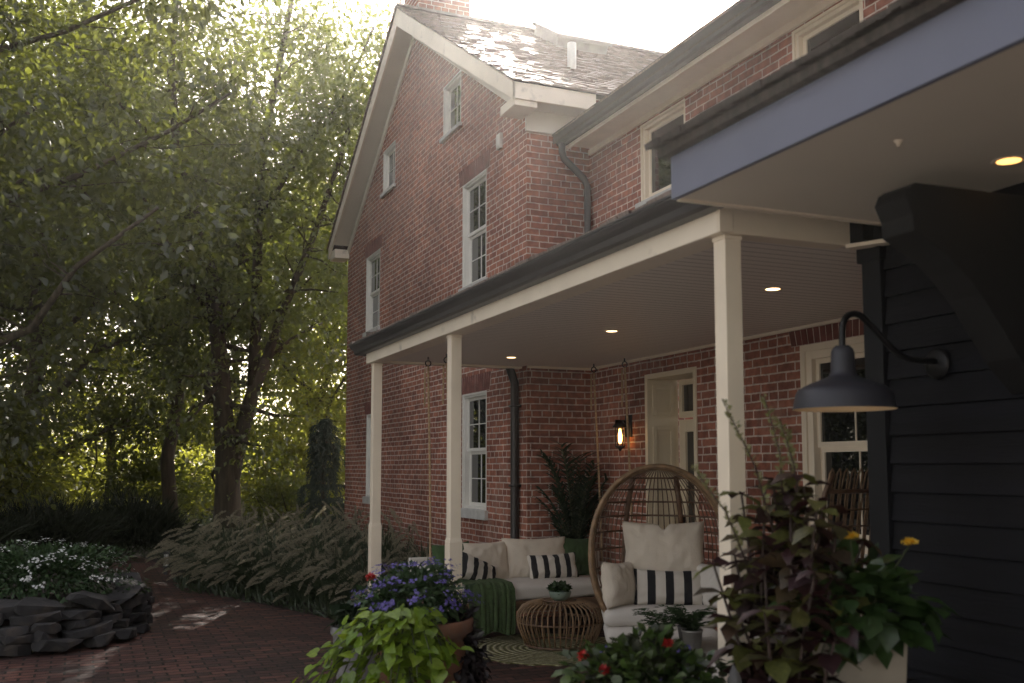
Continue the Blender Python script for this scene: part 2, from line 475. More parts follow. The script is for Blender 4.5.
# main roof: two slopes, overhang beyond the gable
OX = 3.95
ye0, ye1 = 9.33, 2*ridge_y-9.33
ze = 5.60
zr = ze + SL*(ridge_y-ye0)
mb = MB()
t = .05
mb.poly_prism([(OX+.03,ye0+.02,ze-t-.012),(OX+.03,ridge_y,zr-t-.012),(OX+.03,ye1-.02,ze-t-.012),(OX+.03,ye1-.02,ze-.012),(OX+.03,ridge_y,zr-.012),(OX+.03,ye0+.02,ze-.012)], (9.3,0,0))
roof = mb.build("roof", M['darkshake'], house, off=HO)
L = math.hypot(1, SL)
mb = MB()
shingle_field(mb, Vector((OX-.03,ye0-.03,ze-.02)), X_, Vector((0,1/L,SL/L)), Vector((0,-SL/L,1/L)), 8.6, (ridge_y-ye0)*L+.03, .135, seed=3)
shingle_field(mb, Vector((OX-.03,ye1+.03,ze-.02)), X_, Vector((0,-1/L,SL/L)), Vector((0,SL/L,1/L)), 2.0, (ridge_y-ye0)*L+.03, .135, seed=4)
mb.box(OX-.02, 13, ridge_y-.07, ridge_y+.07, zr-.01, zr+.03)
mb.build("shingles", M['shingle'], roof, off=HO, fix=False)
# wing roof (mostly hidden above its gutter)
mb = MB()
mb.poly_prism([(4.56,1,5.14),(9,1,7.35),(9,1,7.28),(4.56,1,5.07)], (0,8.66,0))
mb.poly_prism([(5.2,9.66,5.47),(9,9.66,7.35),(9,9.66,7.28),(5.2,9.66,5.40)], (0,2.6,0))
rf = mb.build("wing_roof", M['darkshake'], house, off=HO)
mb = MB(); l2 = math.hypot(1,.498)
shingle_field(mb, Vector((4.52,1.0,5.13)), Y_, Vector((1/l2,0,.498/l2)), Vector((-.498/l2,0,1/l2)), 8.5, 1.6, .135, seed=6)
mb.build("shingles", M['shingle'], rf, off=HO, fix=False)
# rake boards, soffits, cornice returns
bw = .27
mb = MB()
for s in (1, -1):
    yA = ye0 if s == 1 else ye1
    pts = [(OX,yA,ze-.025),(OX,ridge_y,zr-.025),(OX,ridge_y,zr-.025-bw),(OX,yA+s*.0,ze-.025-bw*.72)]
    mb.poly_prism(pts, (.03,0,0))
mb.build("rake_board", M['white'], house, off=HO, bevel=.004)
mb = MB()
for s in (1, -1):
    yA = ye0 if s == 1 else ye1
    mb.poly_prism([(OX+.03,yA+s*.3,ze-.17+SL*.3),(OX+.03,ridge_y,zr-.17),(OX+.03,ridge_y,zr-.19),(OX+.03,yA+s*.3,ze-.19+SL*.3)], (GX-OX-.03,0,0))
mb.build("rake_soffit", M['soffit'], house, off=HO)
mb = MB()
for s in (1, -1):
    yA = RY if s == 1 else FY
    mb.poly_prism([(GX-.03,yA,zb-.02),(GX-.03,ridge_y,zb-.02+SL*(ridge_y-RY)),(GX-.03,ridge_y,zb-.15+SL*(ridge_y-RY)),(GX-.03,yA,zb-.15)], (.028,0,0))
mb.build("rake_frieze", M['soffit'], house, off=HO)
mb = MB()
mb.box(OX, 4.93, ye0, ye0+.03, ze-.20, ze-.02)
mb.box(OX+.03, GX-.004, ye0+.03, RY+.1, ze-.26, ze-.16)
mb.build("cornice", M['white'], house, off=HO, bevel=.005)
mb = MB()
mb.box(OX+.03, GX-.004, ye1-.42, ye1-.03, ze-.26, ze-.10)
mb.box(OX, GX-.002, ye1-.03, ye1, ze-.20, ze-.02)
mb.build("cornice", M['white'], house, off=HO, bevel=.005)
mb = MB()
mb.box(GX-.002, 5.0, ye0+.03, RY, ze-.19, ze-.17)
mb.box(GX-.02, 4.98, RY-.03, RY-.002, ze-.42, ze-.19)
mb.build("eave_soffit", M['soffit'], house, off=HO)
# wing eave
mb = MB()
mb.box(4.66, 4.685, 1, 9.55, 4.99, 5.15)
mb.box(4.685, 4.998, 1, 9.55, 5.045, 5.06)
mb.box(4.965, 4.998, 1, 9.60, 4.985, 5.045)
mb.build("wing_eave", M['trim'], house, off=HO, bevel=.004)
def gutter(mb, x0, x1, z0, z1, y0, y1):
    """moulded ogee gutter running along y, its face towards -x"""
    d = x1-x0; h = z1-z0
    prof = [(x1,z0),(x0+d*.55,z0),(x0+d*.38,z0+h*.12),(x0+d*.34,z0+h*.42),(x0+d*.15,z0+h*.62),(x0+d*.04,z0+h*.80),(x0+d*.04,z0+h*.9),(x0-.004,z0+h*.9),(x0-.004,z1),(x0+.02,z1),(x0+.02,z1-h*.2),(x1,z1-h*.2)]
    mb.poly_prism([(x,y0,z) for x,z in prof], (0,y1-y0,0))
mb = MB(); gutter(mb, 4.52, 4.655, 5.03, 5.155, 1.0, 9.58)
g = mb.build("gutter", M['gutter'], house, off=HO)
mb = MB()
mb.tube([(4.59,9.48,5.03),(4.59,9.48,4.95),(4.62,9.50,4.88),(4.88,9.54,4.70),(4.93,9.55,4.62),(4.93,9.55,4.4),(4.93,9.55,3.35)], .038, 10)
mb.build("downpipe", M['gutter'], house, off=HO, smooth=True)
mb = MB()
mb.tube([(4.12,9.84,2.64),(4.15,9.84,2.56),(4.195,9.86,2.46),(4.195,9.86,2.2),(4.195,9.86,1.0),(4.195,9.86,.12),(4.1,9.84,.03)], [.045]*7, 10)
for z in (.5, 1.35, 2.2): mb.box(4.148, 4.248, 9.805, 9.915, z, z+.025)
mb.build("downpipe", M['downpipe'], house, off=HO, smooth=True)
# chimney, vent pipe, roof hatch
mb = MB(); mb.box(4.30, 5.12, 13.76, 14.5, 7.2, 9.6)
ch = mb.build("chimney", M['brickX'], roof, off=HO)
mb = MB(); mb.box(4.24, 5.18, 13.70, 14.56, 9.6, 9.72); mb.box(4.27,5.15,13.73,14.53,9.45,9.52); mb.build("chimney_cap", M['chimney_cap'], house, off=HO)
mb = MB(); mb.tube([(5.33,10.72,6.3),(5.33,10.72,6.78)], .055, 12); mb.build("vent_pipe", M['sash'], roof, off=HO, smooth=True)
mb = MB()
o = Vector((5.95,12.42,ze+SL*(12.42-ye0)+.16)); S = Vector((0,1/L,SL/L)); Nn = Vector((0,-SL/L,1/L))
mb.fbox((o,X_,S,Nn), -.02, .86, -.05, 1.0, 0, .05)
mb.fbox((o,X_,S,Nn), .02, .82, .0, .95, -.2, 0)
mb.build("roof_hatch", M['chimney_cap'], roof, off=HO, bevel=.006)
mb = MB(); mb.box(GX-.035, GX-.001, 10.33, 10.45, 5.20, 5.38); mb.box(GX-.045, GX-.03, 10.345, 10.435, 5.225, 5.355); mb.build("vent_plate", M['sash'], house, off=HO, bevel=.003)

def window(fr, u0, u1, v0, v1, kind='double', sill=True, arch=True, frame_mat=None, depth=.045, muntins=(2, 2), fw_=.055, seed=0):
    fm = frame_mat or M['sash']
    mb = MB()
    d0, d1 = -.11, -depth+.03
    e = .003
    mb.fbox(fr, u0+e, u0+fw_, v0+e, v1-e, d0, d1); mb.fbox(fr, u1-fw_, u1-e, v0+e, v1-e, d0, d1)
    mb.fbox(fr, u0+fw_, u1-fw_, v1-fw_, v1-e, d0, d1); mb.fbox(fr, u0+fw_, u1-fw_, v0+e, v0+fw_*.8, d0, d1)
    # moulded outer casing step
    mb.fbox(fr, u0-.002, u0+fw_*.45, v0+e, v1+.002, d1, d1+.018); mb.fbox(fr, u1-fw_*.45, u1+.002, v0+e, v1+.002, d1, d1+.018)
    mb.fbox(fr, u0+fw_*.45, u1-fw_*.45, v1-fw_*.45, v1+.002, d1, d1+.018)
    wf = mb.build("window", fm, house, off=HO, bevel=.003)
    a, b = u0+fw_, u1-fw_; c, dd = v0+fw_*.8, v1-fw_
    mid = (c+dd)/2 if kind == 'double' else None
    panes = MB(); s1 = MB(); s2 = MB()
    sw = .036
    spans = [(c, mid, -.085, s1), (mid, dd, -.055, s2)] if mid else [(c, dd, -.06, s1)]
    for (va, vb, n0, sm) in spans:
        sm.fbox(fr, a, a+sw, va, vb, n0-.025, n0); sm.fbox(fr, b-sw, b, va, vb, n0-.025, n0)
        sm.fbox(fr, a+sw, b-sw, va, va+sw*1.1, n0-.025, n0); sm.fbox(fr, a+sw, b-sw, vb-sw, vb, n0-.025, n0)
        nx, nz = muntins
        for k in range(1, nx):
            x = a+sw+(b-a-2*sw)*k/nx; sm.fbox(fr, x-.006, x+.006, va+sw*1.1, vb-sw, n0-.02, n0-.006)
        for k in range(1, nz):
            z = va+(vb-va)*k/nz; sm.fbox(fr, a+sw, b-sw, z-.006, z+.006, n0-.019, n0-.007)
        panes.fbox(fr, a+sw*.5, b-sw*.5, va+sw*.5, vb-sw*.5, n0-.018, n0-.014)
    s1.build("sash", fm, wf, off=HO)
    if mid: s2.build("sash", fm, wf, off=HO)
    panes.build("pane", M['glass'], wf, off=HO)
    if sill:
        mb = MB(); mb.fbox(fr, u0-.05, u1+.05, v0-(.11 if v1-v0 > 1 else .05), v0+.002, -.1, .045); mb.build("sill", M['sill'], wf, off=HO, bevel=.006)
    if arch:
        r = random.Random(seed+int(u0*100)); mb = MB(); mo = MB()
        h = .215; w0, w1 = u0-.10, u1+.10; n = max(6, round((w1-w0)/.068)); st = (w1-w0)/n
        for k in range(n):
            x0, x1 = w0+k*st+.004, w0+(k+1)*st-.004
            lean = ((k+.5)/n-.5)*.10
            q = [(x0,v1+.006),(x1,v1+.006),(x1+lean,v1+h),(x0+lean,v1+h)]
            o, U, V, Nn = fr; pr = r.uniform(.003,.007)
            mb.poly_prism([tuple(o+U*p[0]+V*p[1]-Nn*.02) for p in q], Nn*(.02+pr))
        mb.build("brick_arch", M['soldier'], house, off=HO)
        lw = .05
        mo.add([tuple(fr[0]+fr[1]*p[0]+fr[2]*p[1]+fr[3]*.0015) for p in ((w0,v1+.003),(w1,v1+.003),(w1+lw,v1+h),(w0-lw,v1+h))], [(0,1,2,3)])
        mo.build("mortar_bed", M['mortar'], house, off=HO)
    return wf
for i, h in enumerate(gable_wins):
    if i < 4: window(G, *h, seed=i, fw_=.046)
    else: window(G, *h, kind='single', arch=False, muntins=(2, 2), seed=i)
for i, h in enumerate(wing_wins[:2]): window(W, *h, kind='single', arch=False, frame_mat=M['trim'], muntins=(1, 1), seed=20+i, fw_=.055)
window(W, *wing_wins[2], frame_mat=M['trim'], seed=31, fw_=.11, muntins=(2,1), sill=True)
# brick course of headers under the wing eave
# deep door recess with panelled jamb, door and transom light
u0, u1, v0, v1 = wing_wins[3]
mb = MB()
mb.fbox(W, u1-.05, u1-.002, 0, v1-.002, -.34, .012); mb.fbox(W, u0+.002, u0+.05, 0, v1-.002, -.34, .012); mb.fbox(W, u0+.05, u1-.05, v1-.05, v1-.002, -.34, .012)
for (z0, z1) in ((.15,.85), (.98,1.95), (2.06,2.36)):          # raised panels on the far jamb
    for (a, b) in ((-.29,-.245), (-.09,-.045)):
        mb.box(WX-b, WX-a, u1-.062, u1-.05, z0, z1)
    mb.box(WX+.09, WX+.245, u1-.062, u1-.05, z0, z0+.04); mb.box(WX+.09, WX+.245, u1-.062, u1-.05, z1-.04, z1)
jamb = mb.build("door_frame", M['door'], house, off=HO, bevel=.003)
mb = MB()
a, b = u0+.05, u1-.05
for (x0, x1) in ((a, a+.11), (b-.11, b)): mb.fbox(W, x0, x1, .02, 2.02, -.40, -.345)
mb.fbox(W, a+.11, b-.11, 1.90, 2.02, -.40, -.345); mb.fbox(W, a+.11, b-.11, .02, .95, -.40, -.345)
mb.fbox(W, a, b, 2.04, 2.10, -.40, -.345); mb.fbox(W, a, b, 2.36, 2.41, -.40, -.345)
mb.fbox(W, a, a+.06, 2.10, 2.36, -.40, -.345); mb.fbox(W, b-.06, b, 2.10, 2.36, -.40, -.345); mb.fbox(W, (a+b)/2-.012, (a+b)/2+.012, 2.10, 2.36, -.395, -.35)
mb.fbox(W, b-.35, b-.33, 2.10, 2.36, -.395, -.35)
door = mb.build("door", M['door'], house, off=HO, bevel=.004)
mb = MB(); mb.fbox(W, a+.1, b-.1, .94, 1.92, -.38, -.37); mb.fbox(W, a+.05, b-.05, 2.09, 2.37, -.38, -.37); mb.build("door_glass", M['glass'], door, off=HO)
mb = MB(); mb.tube([(WX+.345,b-.07,1.0),(WX+.29,b-.07,1.0)], .012, 8); mb.tube([(WX+.29,b-.07,1.0),(WX+.285,b-.17,1.0)], .01, 8); mb.box(WX+.335,WX+.345,b-.09,b-.05,.93,1.1); mb.build("handle", M['black_metal'], door, off=HO, smooth=False)
# soldier course over the door
mb = MB(); 
for k in range(15):
    x0 = u0-.1+k*.0735
    if v1+.16 < 2.62: mb.fbox(W, x0+.004, x0+.069, v1+.006, 2.61, -.02, .005)
mb.build("brick_arch", M['soldier'], house, off=HO)

# ------------------------------------------------------------------ porch
PO = (2.6, 3.75, 0)
porch = thing("covered_porch", "long covered porch on square cream posts along the brick house", "porch", PO)
for (px_, y0, y1) in ((2.60,9.71,9.80),(2.60,7.385,7.48),(2.60,3.70,3.79)):
    mb = MB(); xa, xb = px_, px_+.09
    mb.box(xa, xb, y0, y1, 1.00, 2.60)
    mb.box(xa-.009, xb+.009, y0-.009, y1+.009, 0.0, .98)
    q = .009
    vs = [(xa-q,y0-q,.98),(xb+q,y0-q,.98),(xb+q,y1+q,.98),(xa-q,y1+q,.98),(xa-.001,y0-.001,1.01),(xb+.001,y0-.001,1.01),(xb+.001,y1+.001,1.01),(xa-.001,y1+.001,1.01)]
    mb.add(vs, [(0,1,5,4),(1,2,6,5),(2,3,7,6),(3,0,4,7)])
    mb.box(xa-.004, xb+.004, y0-.004, y1+.004, 2.575, 2.598)
    mb.build("post", M['trim'], porch, off=PO, bevel=.005)
mb = MB()
mb.box(2.56, 2.72, 3.70, 9.86, 2.60, 2.80)
mb.build("beam", M['white'], porch, off=PO, bevel=.005)
mb = MB(); mb.box(2.63, 3.30, 3.68, 3.695, 2.60, 2.80); mb.box(2.555, 2.627, 3.672, 3.698, 2.60, 2.80)
mb.box(2.722, 3.30, 3.695, 3.80, 2.605, 2.80)
mb.build("end_beam", M['trim'], porch, off=PO, bevel=.004)
mb = MB(); mb.box(2.72, GX-.01, 9.76, 9.86, 2.61, 2.80); mb.build("far_beam", M['trim'], porch, off=PO)
# beadboard ceiling
def beadboard():
    m, nt, out = newmat("beadboard_paint")
    b = N(nt, "ShaderNodeBsdfPrincipled"); g = N(nt, "ShaderNodeNewGeometry"); sp = N(nt, "ShaderNodeSeparateXYZ"); nt.links.new(g.outputs["Position"], sp.inputs[0])
    mm = N(nt, "ShaderNodeMath", operation='MULTIPLY'); nt.links.new(sp.outputs[1], mm.inputs[0]); mm.inputs[1].default_value = 1/.085
    fr = N(nt, "ShaderNodeMath", operation='FRACT'); nt.links.new(mm.outputs[0], fr.inputs[0])
    h = ramp(nt, fr.outputs[0], [(.03, (0,0,0)), (.14, (1,1,1))])
    c = ramp(nt, fr.outputs[0], [(.05, (.30,.26,.23)), (.14, (.84,.77,.70))])
    nt.links.new(c, b.inputs["Base Color"]); b.inputs["Roughness"].default_value = .5
    bp = N(nt, "ShaderNodeBump"); bp.inputs["Strength"].default_value = .6; bp.inputs["Distance"].default_value = .006; nt.links.new(h, bp.inputs["Height"]); nt.links.new(bp.outputs[0], b.inputs["Normal"])
    nt.links.new(b.outputs[0], out.inputs[0]); return m
M['bead'] = beadboard()
mb = MB()
mb.box(2.72, WX-.002, 3.80, RY-.002, 2.63, 2.65)
mb.box(2.72, GX-.012, RY-.002, 9.76, 2.63, 2.65)
ceil = mb.build("ceiling", M['bead'], porch, off=PO)
mb = MB(); mb.box(WX-.03, WX-.004, 3.8, RY-.03, 2.605, 2.629); mb.box(GX, WX-.004, RY-.03, RY-.004, 2.605, 2.629); mb.build("cove_trim", M['trim'], porch, off=PO)
mb = MB(); gutter(mb, 2.42, 2.56, 2.700, 2.80, 3.42, 10.02)
mb.build("gutter", M['gutter'], porch, off=PO)
mb = MB()
mb.poly_prism([(2.48,3.4,2.81),(4.99,3.4,3.36),(4.99,3.4,3.32),(2.48,3.4,2.76)], (0,6.24,0))
mb.poly_prism([(2.48,9.64,2.81),(GX-.01,9.64,3.198),(GX-.01,9.64,3.16),(2.48,9.64,2.76)], (0,.46,0))
mb.box(2.565,2.60,9.86,10.06,2.70,2.80); mb.box(2.565,GX-.01,9.865,9.89,2.70,2.93)
prf = mb.build("roof", M['darkshake'], porch, off=PO)
mb = MB(); l3 = math.hypot(1,.219)
shingle_field(mb, Vector((2.44,3.4,2.802)), Y_, Vector((1/l3,0,.219/l3)), Vector((-.219/l3,0,1/l3)), 6.7, 1.86, .135, seed=9, th=.02)
mb.build("shingles", M['shingle'], prf, off=PO, fix=False)
def recessed(parent, off, x, y, z, lm=None):
    mb = MB(); mb.lathe([(.042,-.001),(.050,-.003),(.060,-.004),(.063,.002)], 24, (x,y,z)); r_ = mb.build("recessed_light", M['trim'], parent, off=off, smooth=True)
    mb = MB(); mb.lathe([(.0005,.0),(.043,.0)], 24, (x,y,z-.002)); mb.build("lens", lm or M['lamp_on'], r_, off=off)
for y in (8.98, 6.93, 4.90): recessed(porch, PO, 3.785, y, 2.63)

# ------------------------------------------------------------------ charcoal outbuilding on the right
DX, DY = 3.40, 3.68
DO = (DX, DY, 0)
ann = thing("dark_sided_building", "charcoal lap-sided building with sky-tinted fascia and deep tan soffit at right", "building", DO)
mb = MB(); z = .02; k = 0
while z < 2.68:
    zt = min(z+.1285, 2.70)
    mb.poly_prism([(DX-.003,-6,zt+.004),(DX-.018,-6,z+.011),(DX-.018,-6,z+.008),(DX-.006,-6,z+.010),(DX+.03,-6,z+.010),(DX+.03,-6,zt+.004)], (0,9.56,0))
    z += .1285
mb.box(DX+.03, DX+.05, -6, 3.56, 0, 2.70)
mb.build("siding_wall", M['dark_siding'], ann, off=DO)
mb = MB(); mb.box(DX-.034, DX+.1, 3.565, 3.685, 0, 2.69); mb.box(DX-.05, DX+.1, 3.55, 3.70, 2.52, 2.60)
mb.build("corner_board", M['dark_trim'], ann, off=DO, bevel=.004)
mb = MB(); mb.box(DX+.1, WX-.01, 3.60, 3.68, 0, 3.2); mb.box(3.302, DX+.1, 3.60, 3.70, 2.615, 2.95); mb.build("end_wall_and_gap_panel", M['dark_siding'], ann, off=DO)  # the small upper box is a dark panel added for the shaded gap
mb = MB(); mb.box(2.26, DX+.02, -6, 3.545, 2.685, 2.70); sf = mb.build("soffit", M['soffit'], ann, off=DO)
mb = MB(); mb.box(2.262, 3.46, 3.53, 3.56, 2.675, 2.72)
mb.poly_prism([(3.25,3.66,2.60),(3.42,3.30,2.60),(3.42,3.30,2.58),(3.25,3.66,2.58)], (.06,.03,0))
mb.build("soffit_trim", M['trim'], ann, off=DO, bevel=.003)
mb = MB(); mb.box(2.235, 2.26, 1.402, 3.56, 2.68, 2.865); mb.box(2.2355, 2.26, -6, 1.398, 2.681, 2.865); mb.box(2.26, 4.99, 3.545, 3.57, 2.722, 2.90); mb.build("fascia", M['sky_fascia'], ann, off=DO, bevel=.003)
mb = MB(); mb.box(2.195, 2.30, -6, 3.60, 2.866, 2.902)
mb.poly_prism([(2.30,-6,2.89),(4.98,-6,3.60),(4.98,-6,3.55),(2.30,-6,2.868)], (0,9.60,0))
rf2 = mb.build("roof", M['darkshake'], ann, off=DO)
mb = MB(); l4 = math.hypot(1,.27)
for ly in range(3):
    shingle_field(mb, Vector((2.16+.03*ly,-6,2.905+.014*ly)), Y_, Vector((1/l4,0,.27/l4)), Vector((-.27/l4,0,1/l4)), 9.62, 1.0 if ly == 2 else .2, .15, (.09,.22), seed=11+ly, th=.018)
mb.build("shingles", M['darkshake'], rf2, off=DO, fix=False)
mb = MB()
prof = [(2.72,2.57),(2.75,2.59),(DX-.03,2.60),(DX-.03,1.84),(3.232,1.965),(3.141,2.086),(3.05,2.195),(2.96,2.281),(2.87,2.345),(2.784,2.385),(2.735,2.41),(2.73,2.47),(2.70,2.53)]
mb.poly_prism([(x,2.72,z) for x, z in prof], (0,.16,0))
mb.build("corbel_bracket", M['black'], ann, off=DO, bevel=.004)
recessed(ann, DO, 3.107, 2.62, 2.685, M['lamp_amber'])
mb = MB(); mb.lathe([(.0,-.022),(.007,-.02),(.009,-.010),(.016,-.003),(.018,0)], 16, (2.56,2.604,2.686)); mb.build("soffit_hook", M['trim'], ann, off=DO, smooth=True)
# ------------------------------------------------------------------ lamps
lamp = thing("barn_lamp", "slate blue gooseneck barn lamp with a wide shade on the charcoal siding", "wall lamp", (DX-.03, 3.25, 2.0))
LO = (DX-.03, 3.25, 2.0)
mb = MB(); mb.lathe([(.0005,.012),(.055,.012),(.066,.004),(.068,0)], 20)
o = mb.build("wall_plate", M['black_metal'], lamp, smooth=True); o.rotation_euler = (0, R(-90), 0)
mb = MB()
pts = [(3.37,2.01),(3.25,2.01),(3.18,2.022),(3.12,2.055),(3.06,2.105),(3.00,2.155),(2.955,2.185),(2.915,2.19),(2.88,2.175),(2.86,2.14),(2.855,2.09),(2.855,2.02)]
sm = []
for i in range(len(pts)-1):
    for k in range(4):
        t = k/4; p0 = pts[max(0,i-1)]; p1 = pts[i]; p2 = pts[i+1]; p3 = pts[min(len(pts)-1,i+2)]
        sm.append(tuple(.5*((2*p1[j])+(-p0[j]+p2[j])*t+(2*p0[j]-5*p1[j]+4*p2[j]-p3[j])*t*t+(-p0[j]+3*p1[j]-3*p2[j]+p3[j])*t**3) for j in (0,1)))
sm.append(pts[-1])
mb.tube([(x,3.25,z) for x, z in sm], .0135, 10)
mb.build("gooseneck_arm", M['black_metal'], lamp, smooth=True, off=LO)
mb = MB(); mb.lathe([(.012,.265),(.028,.263),(.041,.250),(.046,.235),(.050,.155),(.057,.138),(.078,.128),(.12,.112),(.160,.094),(.183,.078),(.193,.062),(.202,.012),(.206,.0)], 48, (2.855,3.25,1.79))
sh = mb.build("lamp_shade", M['barn'], lamp, smooth=True, off=LO)
mb = MB(); mb.lathe([(.04,.12),(.075,.118),(.12,.102),(.158,.084),(.180,.068),(.198,.012),(.206,.0)], 48, (2.855,3.25,1.79)); mb.build("shade_lining", M['barn_in'], sh, smooth=True, off=LO)
mb = MB(); mb.lathe([(.0005,.03),(.02,.035),(.03,.055),(.02,.085),(.014,.10)], 16, (2.855,3.25,1.79)); mb.build("bulb", M['lamp_on'], lamp, smooth=True, off=LO)

lan = thing("wall_lantern", "small black wall lantern with an amber bulb beside the cream door", "lantern", (WX, 8.80, 1.75))
mb = MB(); mb.box(WX-.02, WX-.002, 8.74, 8.86, 1.86, 2.08); mb.build("back_plate", M['black_metal'], lan, off=(WX,8.8,1.75), bevel=.003)
mb = MB(); mb.box(WX-.16, WX-.02, 8.785, 8.815, 2.0, 2.03); mb.lathe([(.002,.10),(.03,.095),(.075,.05),(.078,.035),(.05,.035)], 20, (WX-.11,8.8,1.92)); mb.lathe([(.05,.0),(.055,-.012),(.02,-.03),(.008,-.05),(.001,-.055)], 20, (WX-.11,8.8,1.77))
for a in range(4): mb.tube([(WX-.11+.052*math.cos(a*1.571+.6),8.8+.052*math.sin(a*1.571+.6),1.77),(WX-.11+.052*math.cos(a*1.571+.6),8.8+.052*math.sin(a*1.571+.6),1.96)], .005, 6)
mb.build("cage", M['black_metal'], lan, off=(WX,8.8,1.75))
mb = MB(); mb.lathe([(.001,0),(.014,.01),(.022,.05),(.02,.09),(.012,.13),(.01,.15)], 14, (WX-.11,8.8,1.79)); mb.build("bulb", M['flame'], lan, off=(WX,8.8,1.75), smooth=True)

# ------------------------------------------------------------------ soft furniture
from mathutils import noise as mnoise
def pillow(w, h, t, seed=0, pinch=.10, wr=.006, n=28, notch=0.0):
    """stuffed cushion in the local XZ plane, front towards -Y, centre at origin"""
    mb = MB()
    def f(sgn):
        def g(a, b):
            u, v = a*2-1, b*2-1
            k = (max(0, 1-abs(u)**2.6)*max(0, 1-abs(v)**2.6))**.42
            sx = 1 - pinch*(1-abs(v))*abs(v)**0 * (1-v*v)*abs(u)**3*.5
            sz = 1 - pinch*(1-u*u)*abs(v)**3*.8
            x = u*w/2*sx*(1+pinch*.25*abs(u*v)); z = v*h/2*sz*(1+pinch*.25*abs(u*v))
            z -= notch*math.exp(-(u/.09)**2)*max(0, v)**2
            y = sgn*t/2*k
            q = mnoise.noise(Vector((u*3+seed, v*3, sgn*2+seed))) * .6 + mnoise.noise(Vector((u*9+seed, v*3, seed*2)))*.4
            y += sgn*q*wr*2.2*min(1, k*2)*(1+abs(v)*1.2)
            return (x, y, z)
        return g
    mb.grid(f(-1), n, n); mb.grid(f(1), n, n)
    return mb
def stripes(name, axis=0, period=.125, a=(.62,.57,.5), b=(.012,.012,.014), phase=0.0, duty=.45):
    m, nt, out = newmat(name)
    bs = N(nt, "ShaderNodeBsdfPrincipled"); tc = N(nt, "ShaderNodeTexCoord"); sp = N(nt, "ShaderNodeSeparateXYZ"); nt.links.new(tc.outputs["Object"], sp.inputs[0])
    mm = N(nt, "ShaderNodeMath", operation='MULTIPLY_ADD'); nt.links.new(sp.outputs[axis], mm.inputs[0]); mm.inputs[1].default_value = 1/period; mm.inputs[2].default_value = 10+phase
    fr = N(nt, "ShaderNodeMath", operation='FRACT'); nt.links.new(mm.outputs[0], fr.inputs[0])
    c = ramp(nt, fr.outputs[0], [(duty-.01, b), (duty+.01, a)])
    nt.links.new(c, bs.inputs["Base Color"]); bs.inputs["Roughness"].default_value = .9
    nz = N(nt, "ShaderNodeTexNoise"); nz.inputs["Scale"].default_value = 90; nt.links.new(tc.outputs["Object"], nz.inputs["Vector"])
    bp = N(nt, "ShaderNodeBump"); bp.inputs["Strength"].default_value = .3; bp.inputs["Distance"].default_value = .005; nt.links.new(nz.outputs["Fac"], bp.inputs["Height"]); nt.links.new(bp.outputs[0], bs.inputs["Normal"])
    nt.links.new(bs.outputs[0], out.inputs[0]); return m
M['stripe'] = stripes("black_and_cream_stripe", 0, .115)
M['stripe_wide'] = stripes("wide_black_stripe", 0, .135, phase=.25)
def place(o, loc, rx=0, ry=0, rz=0):
    o.location = loc; o.rotation_euler = (R(rx), R(ry), R(rz)); return o
def cushion(name, mk, mt, loc, rot, label, cat="pillow", group=None):
    o = mk.build(name, mt, None, smooth=True); place(o, loc, *rot); return tag(o, label, cat, group)

# hanging daybed
SX, SY = 3.96, 8.86
bed = thing("hanging_daybed", "cream cushioned daybed hung from the porch ceiling on jute ropes", "swing sofa", (SX, SY, .26))
BO = (SX, SY, .26)
mb = MB()
mb.box(SX-1.14, SX+.93, SY-.40, SY-.36, .26, .345); mb.box(SX-1.14, SX+.93, SY+.34, SY+.38, .26, .345)
mb.box(SX-1.14, SX-1.10, SY-.36, SY+.34, .26, .345); mb.box(SX+.89, SX+.93, SY-.36, SY+.34, .26, .345)
for k in range(9): mb.box(SX-.88+k*.2, SX-.78+k*.2, SY-.36, SY+.34, .285, .305)
mb.build("frame", M['teak'], bed, off=BO, bevel=.004)
mb = MB(); mb.box(SX-1.12, SX+.91, SY+.36, SY+.40, .345, .70)
for k in range(12): pass
mb.box(SX-1.14, SX-1.08, SY-.38, SY+.36, .58, .67); mb.box(SX-1.14, SX-1.08, SY-.38, SY-.33, .28, .58); mb.box(SX+.89, SX+.93, SY-.38, SY+.36, .55, .60); mb.box(SX+.89, SX+.93, SY-.38, SY-.33, .345, .55)
mb.build("backrest_frame", M['seatwhite'], bed, off=BO, bevel=.008)
def soft_box(x0, x1, y0, y1, z0, z1, r=.04, seed=0, wr=.004):
    mb = MB(); cx, cy, cz = (x0+x1)/2, (y0+y1)/2, (z0+z1)/2; hx, hy, hz = (x1-x0)/2, (y1-y0)/2, (z1-z0)/2
    nx = max(8, int((x1-x0)/.04)); n2 = max(8, int((y1-y0)/.04))
    bm = bmesh.new(); bmesh.ops.create_cube(bm, size=2.0); bmesh.ops.subdivide_edges(bm, edges=bm.edges[:], cuts=15, use_grid_fill=True)
    bm.verts.ensure_lookup_table()
    for v in bm.verts:
        p = Vector((v.co.x*hx, v.co.y*hy, v.co.z*hz))
        q = Vector((max(-hx+r, min(hx-r, p.x)), max(-hy+r, min(hy-r, p.y)), max(-hz+r, min(hz-r, p.z))))
        d = p-q
        if d.length > 1e-6: p = q + d.normalized()*r
        nn = mnoise.noise(Vector((p.x*6+seed, p.y*6, p.z*6)))
        edge = (1-(p.x/hx)**4)*(1-(p.y/hy)**4)
        p.z += (nn*wr*2 + (.018*edge if p.z > 0 else 0))
        p.y += nn*wr
        v.co = Vector((cx,cy,cz))+p
    mb.v = [tuple(v.co) for v in bm.verts]; mb.f = [tuple(v.index for v in f.verts) for f in bm.faces]; bm.free()
    return mb
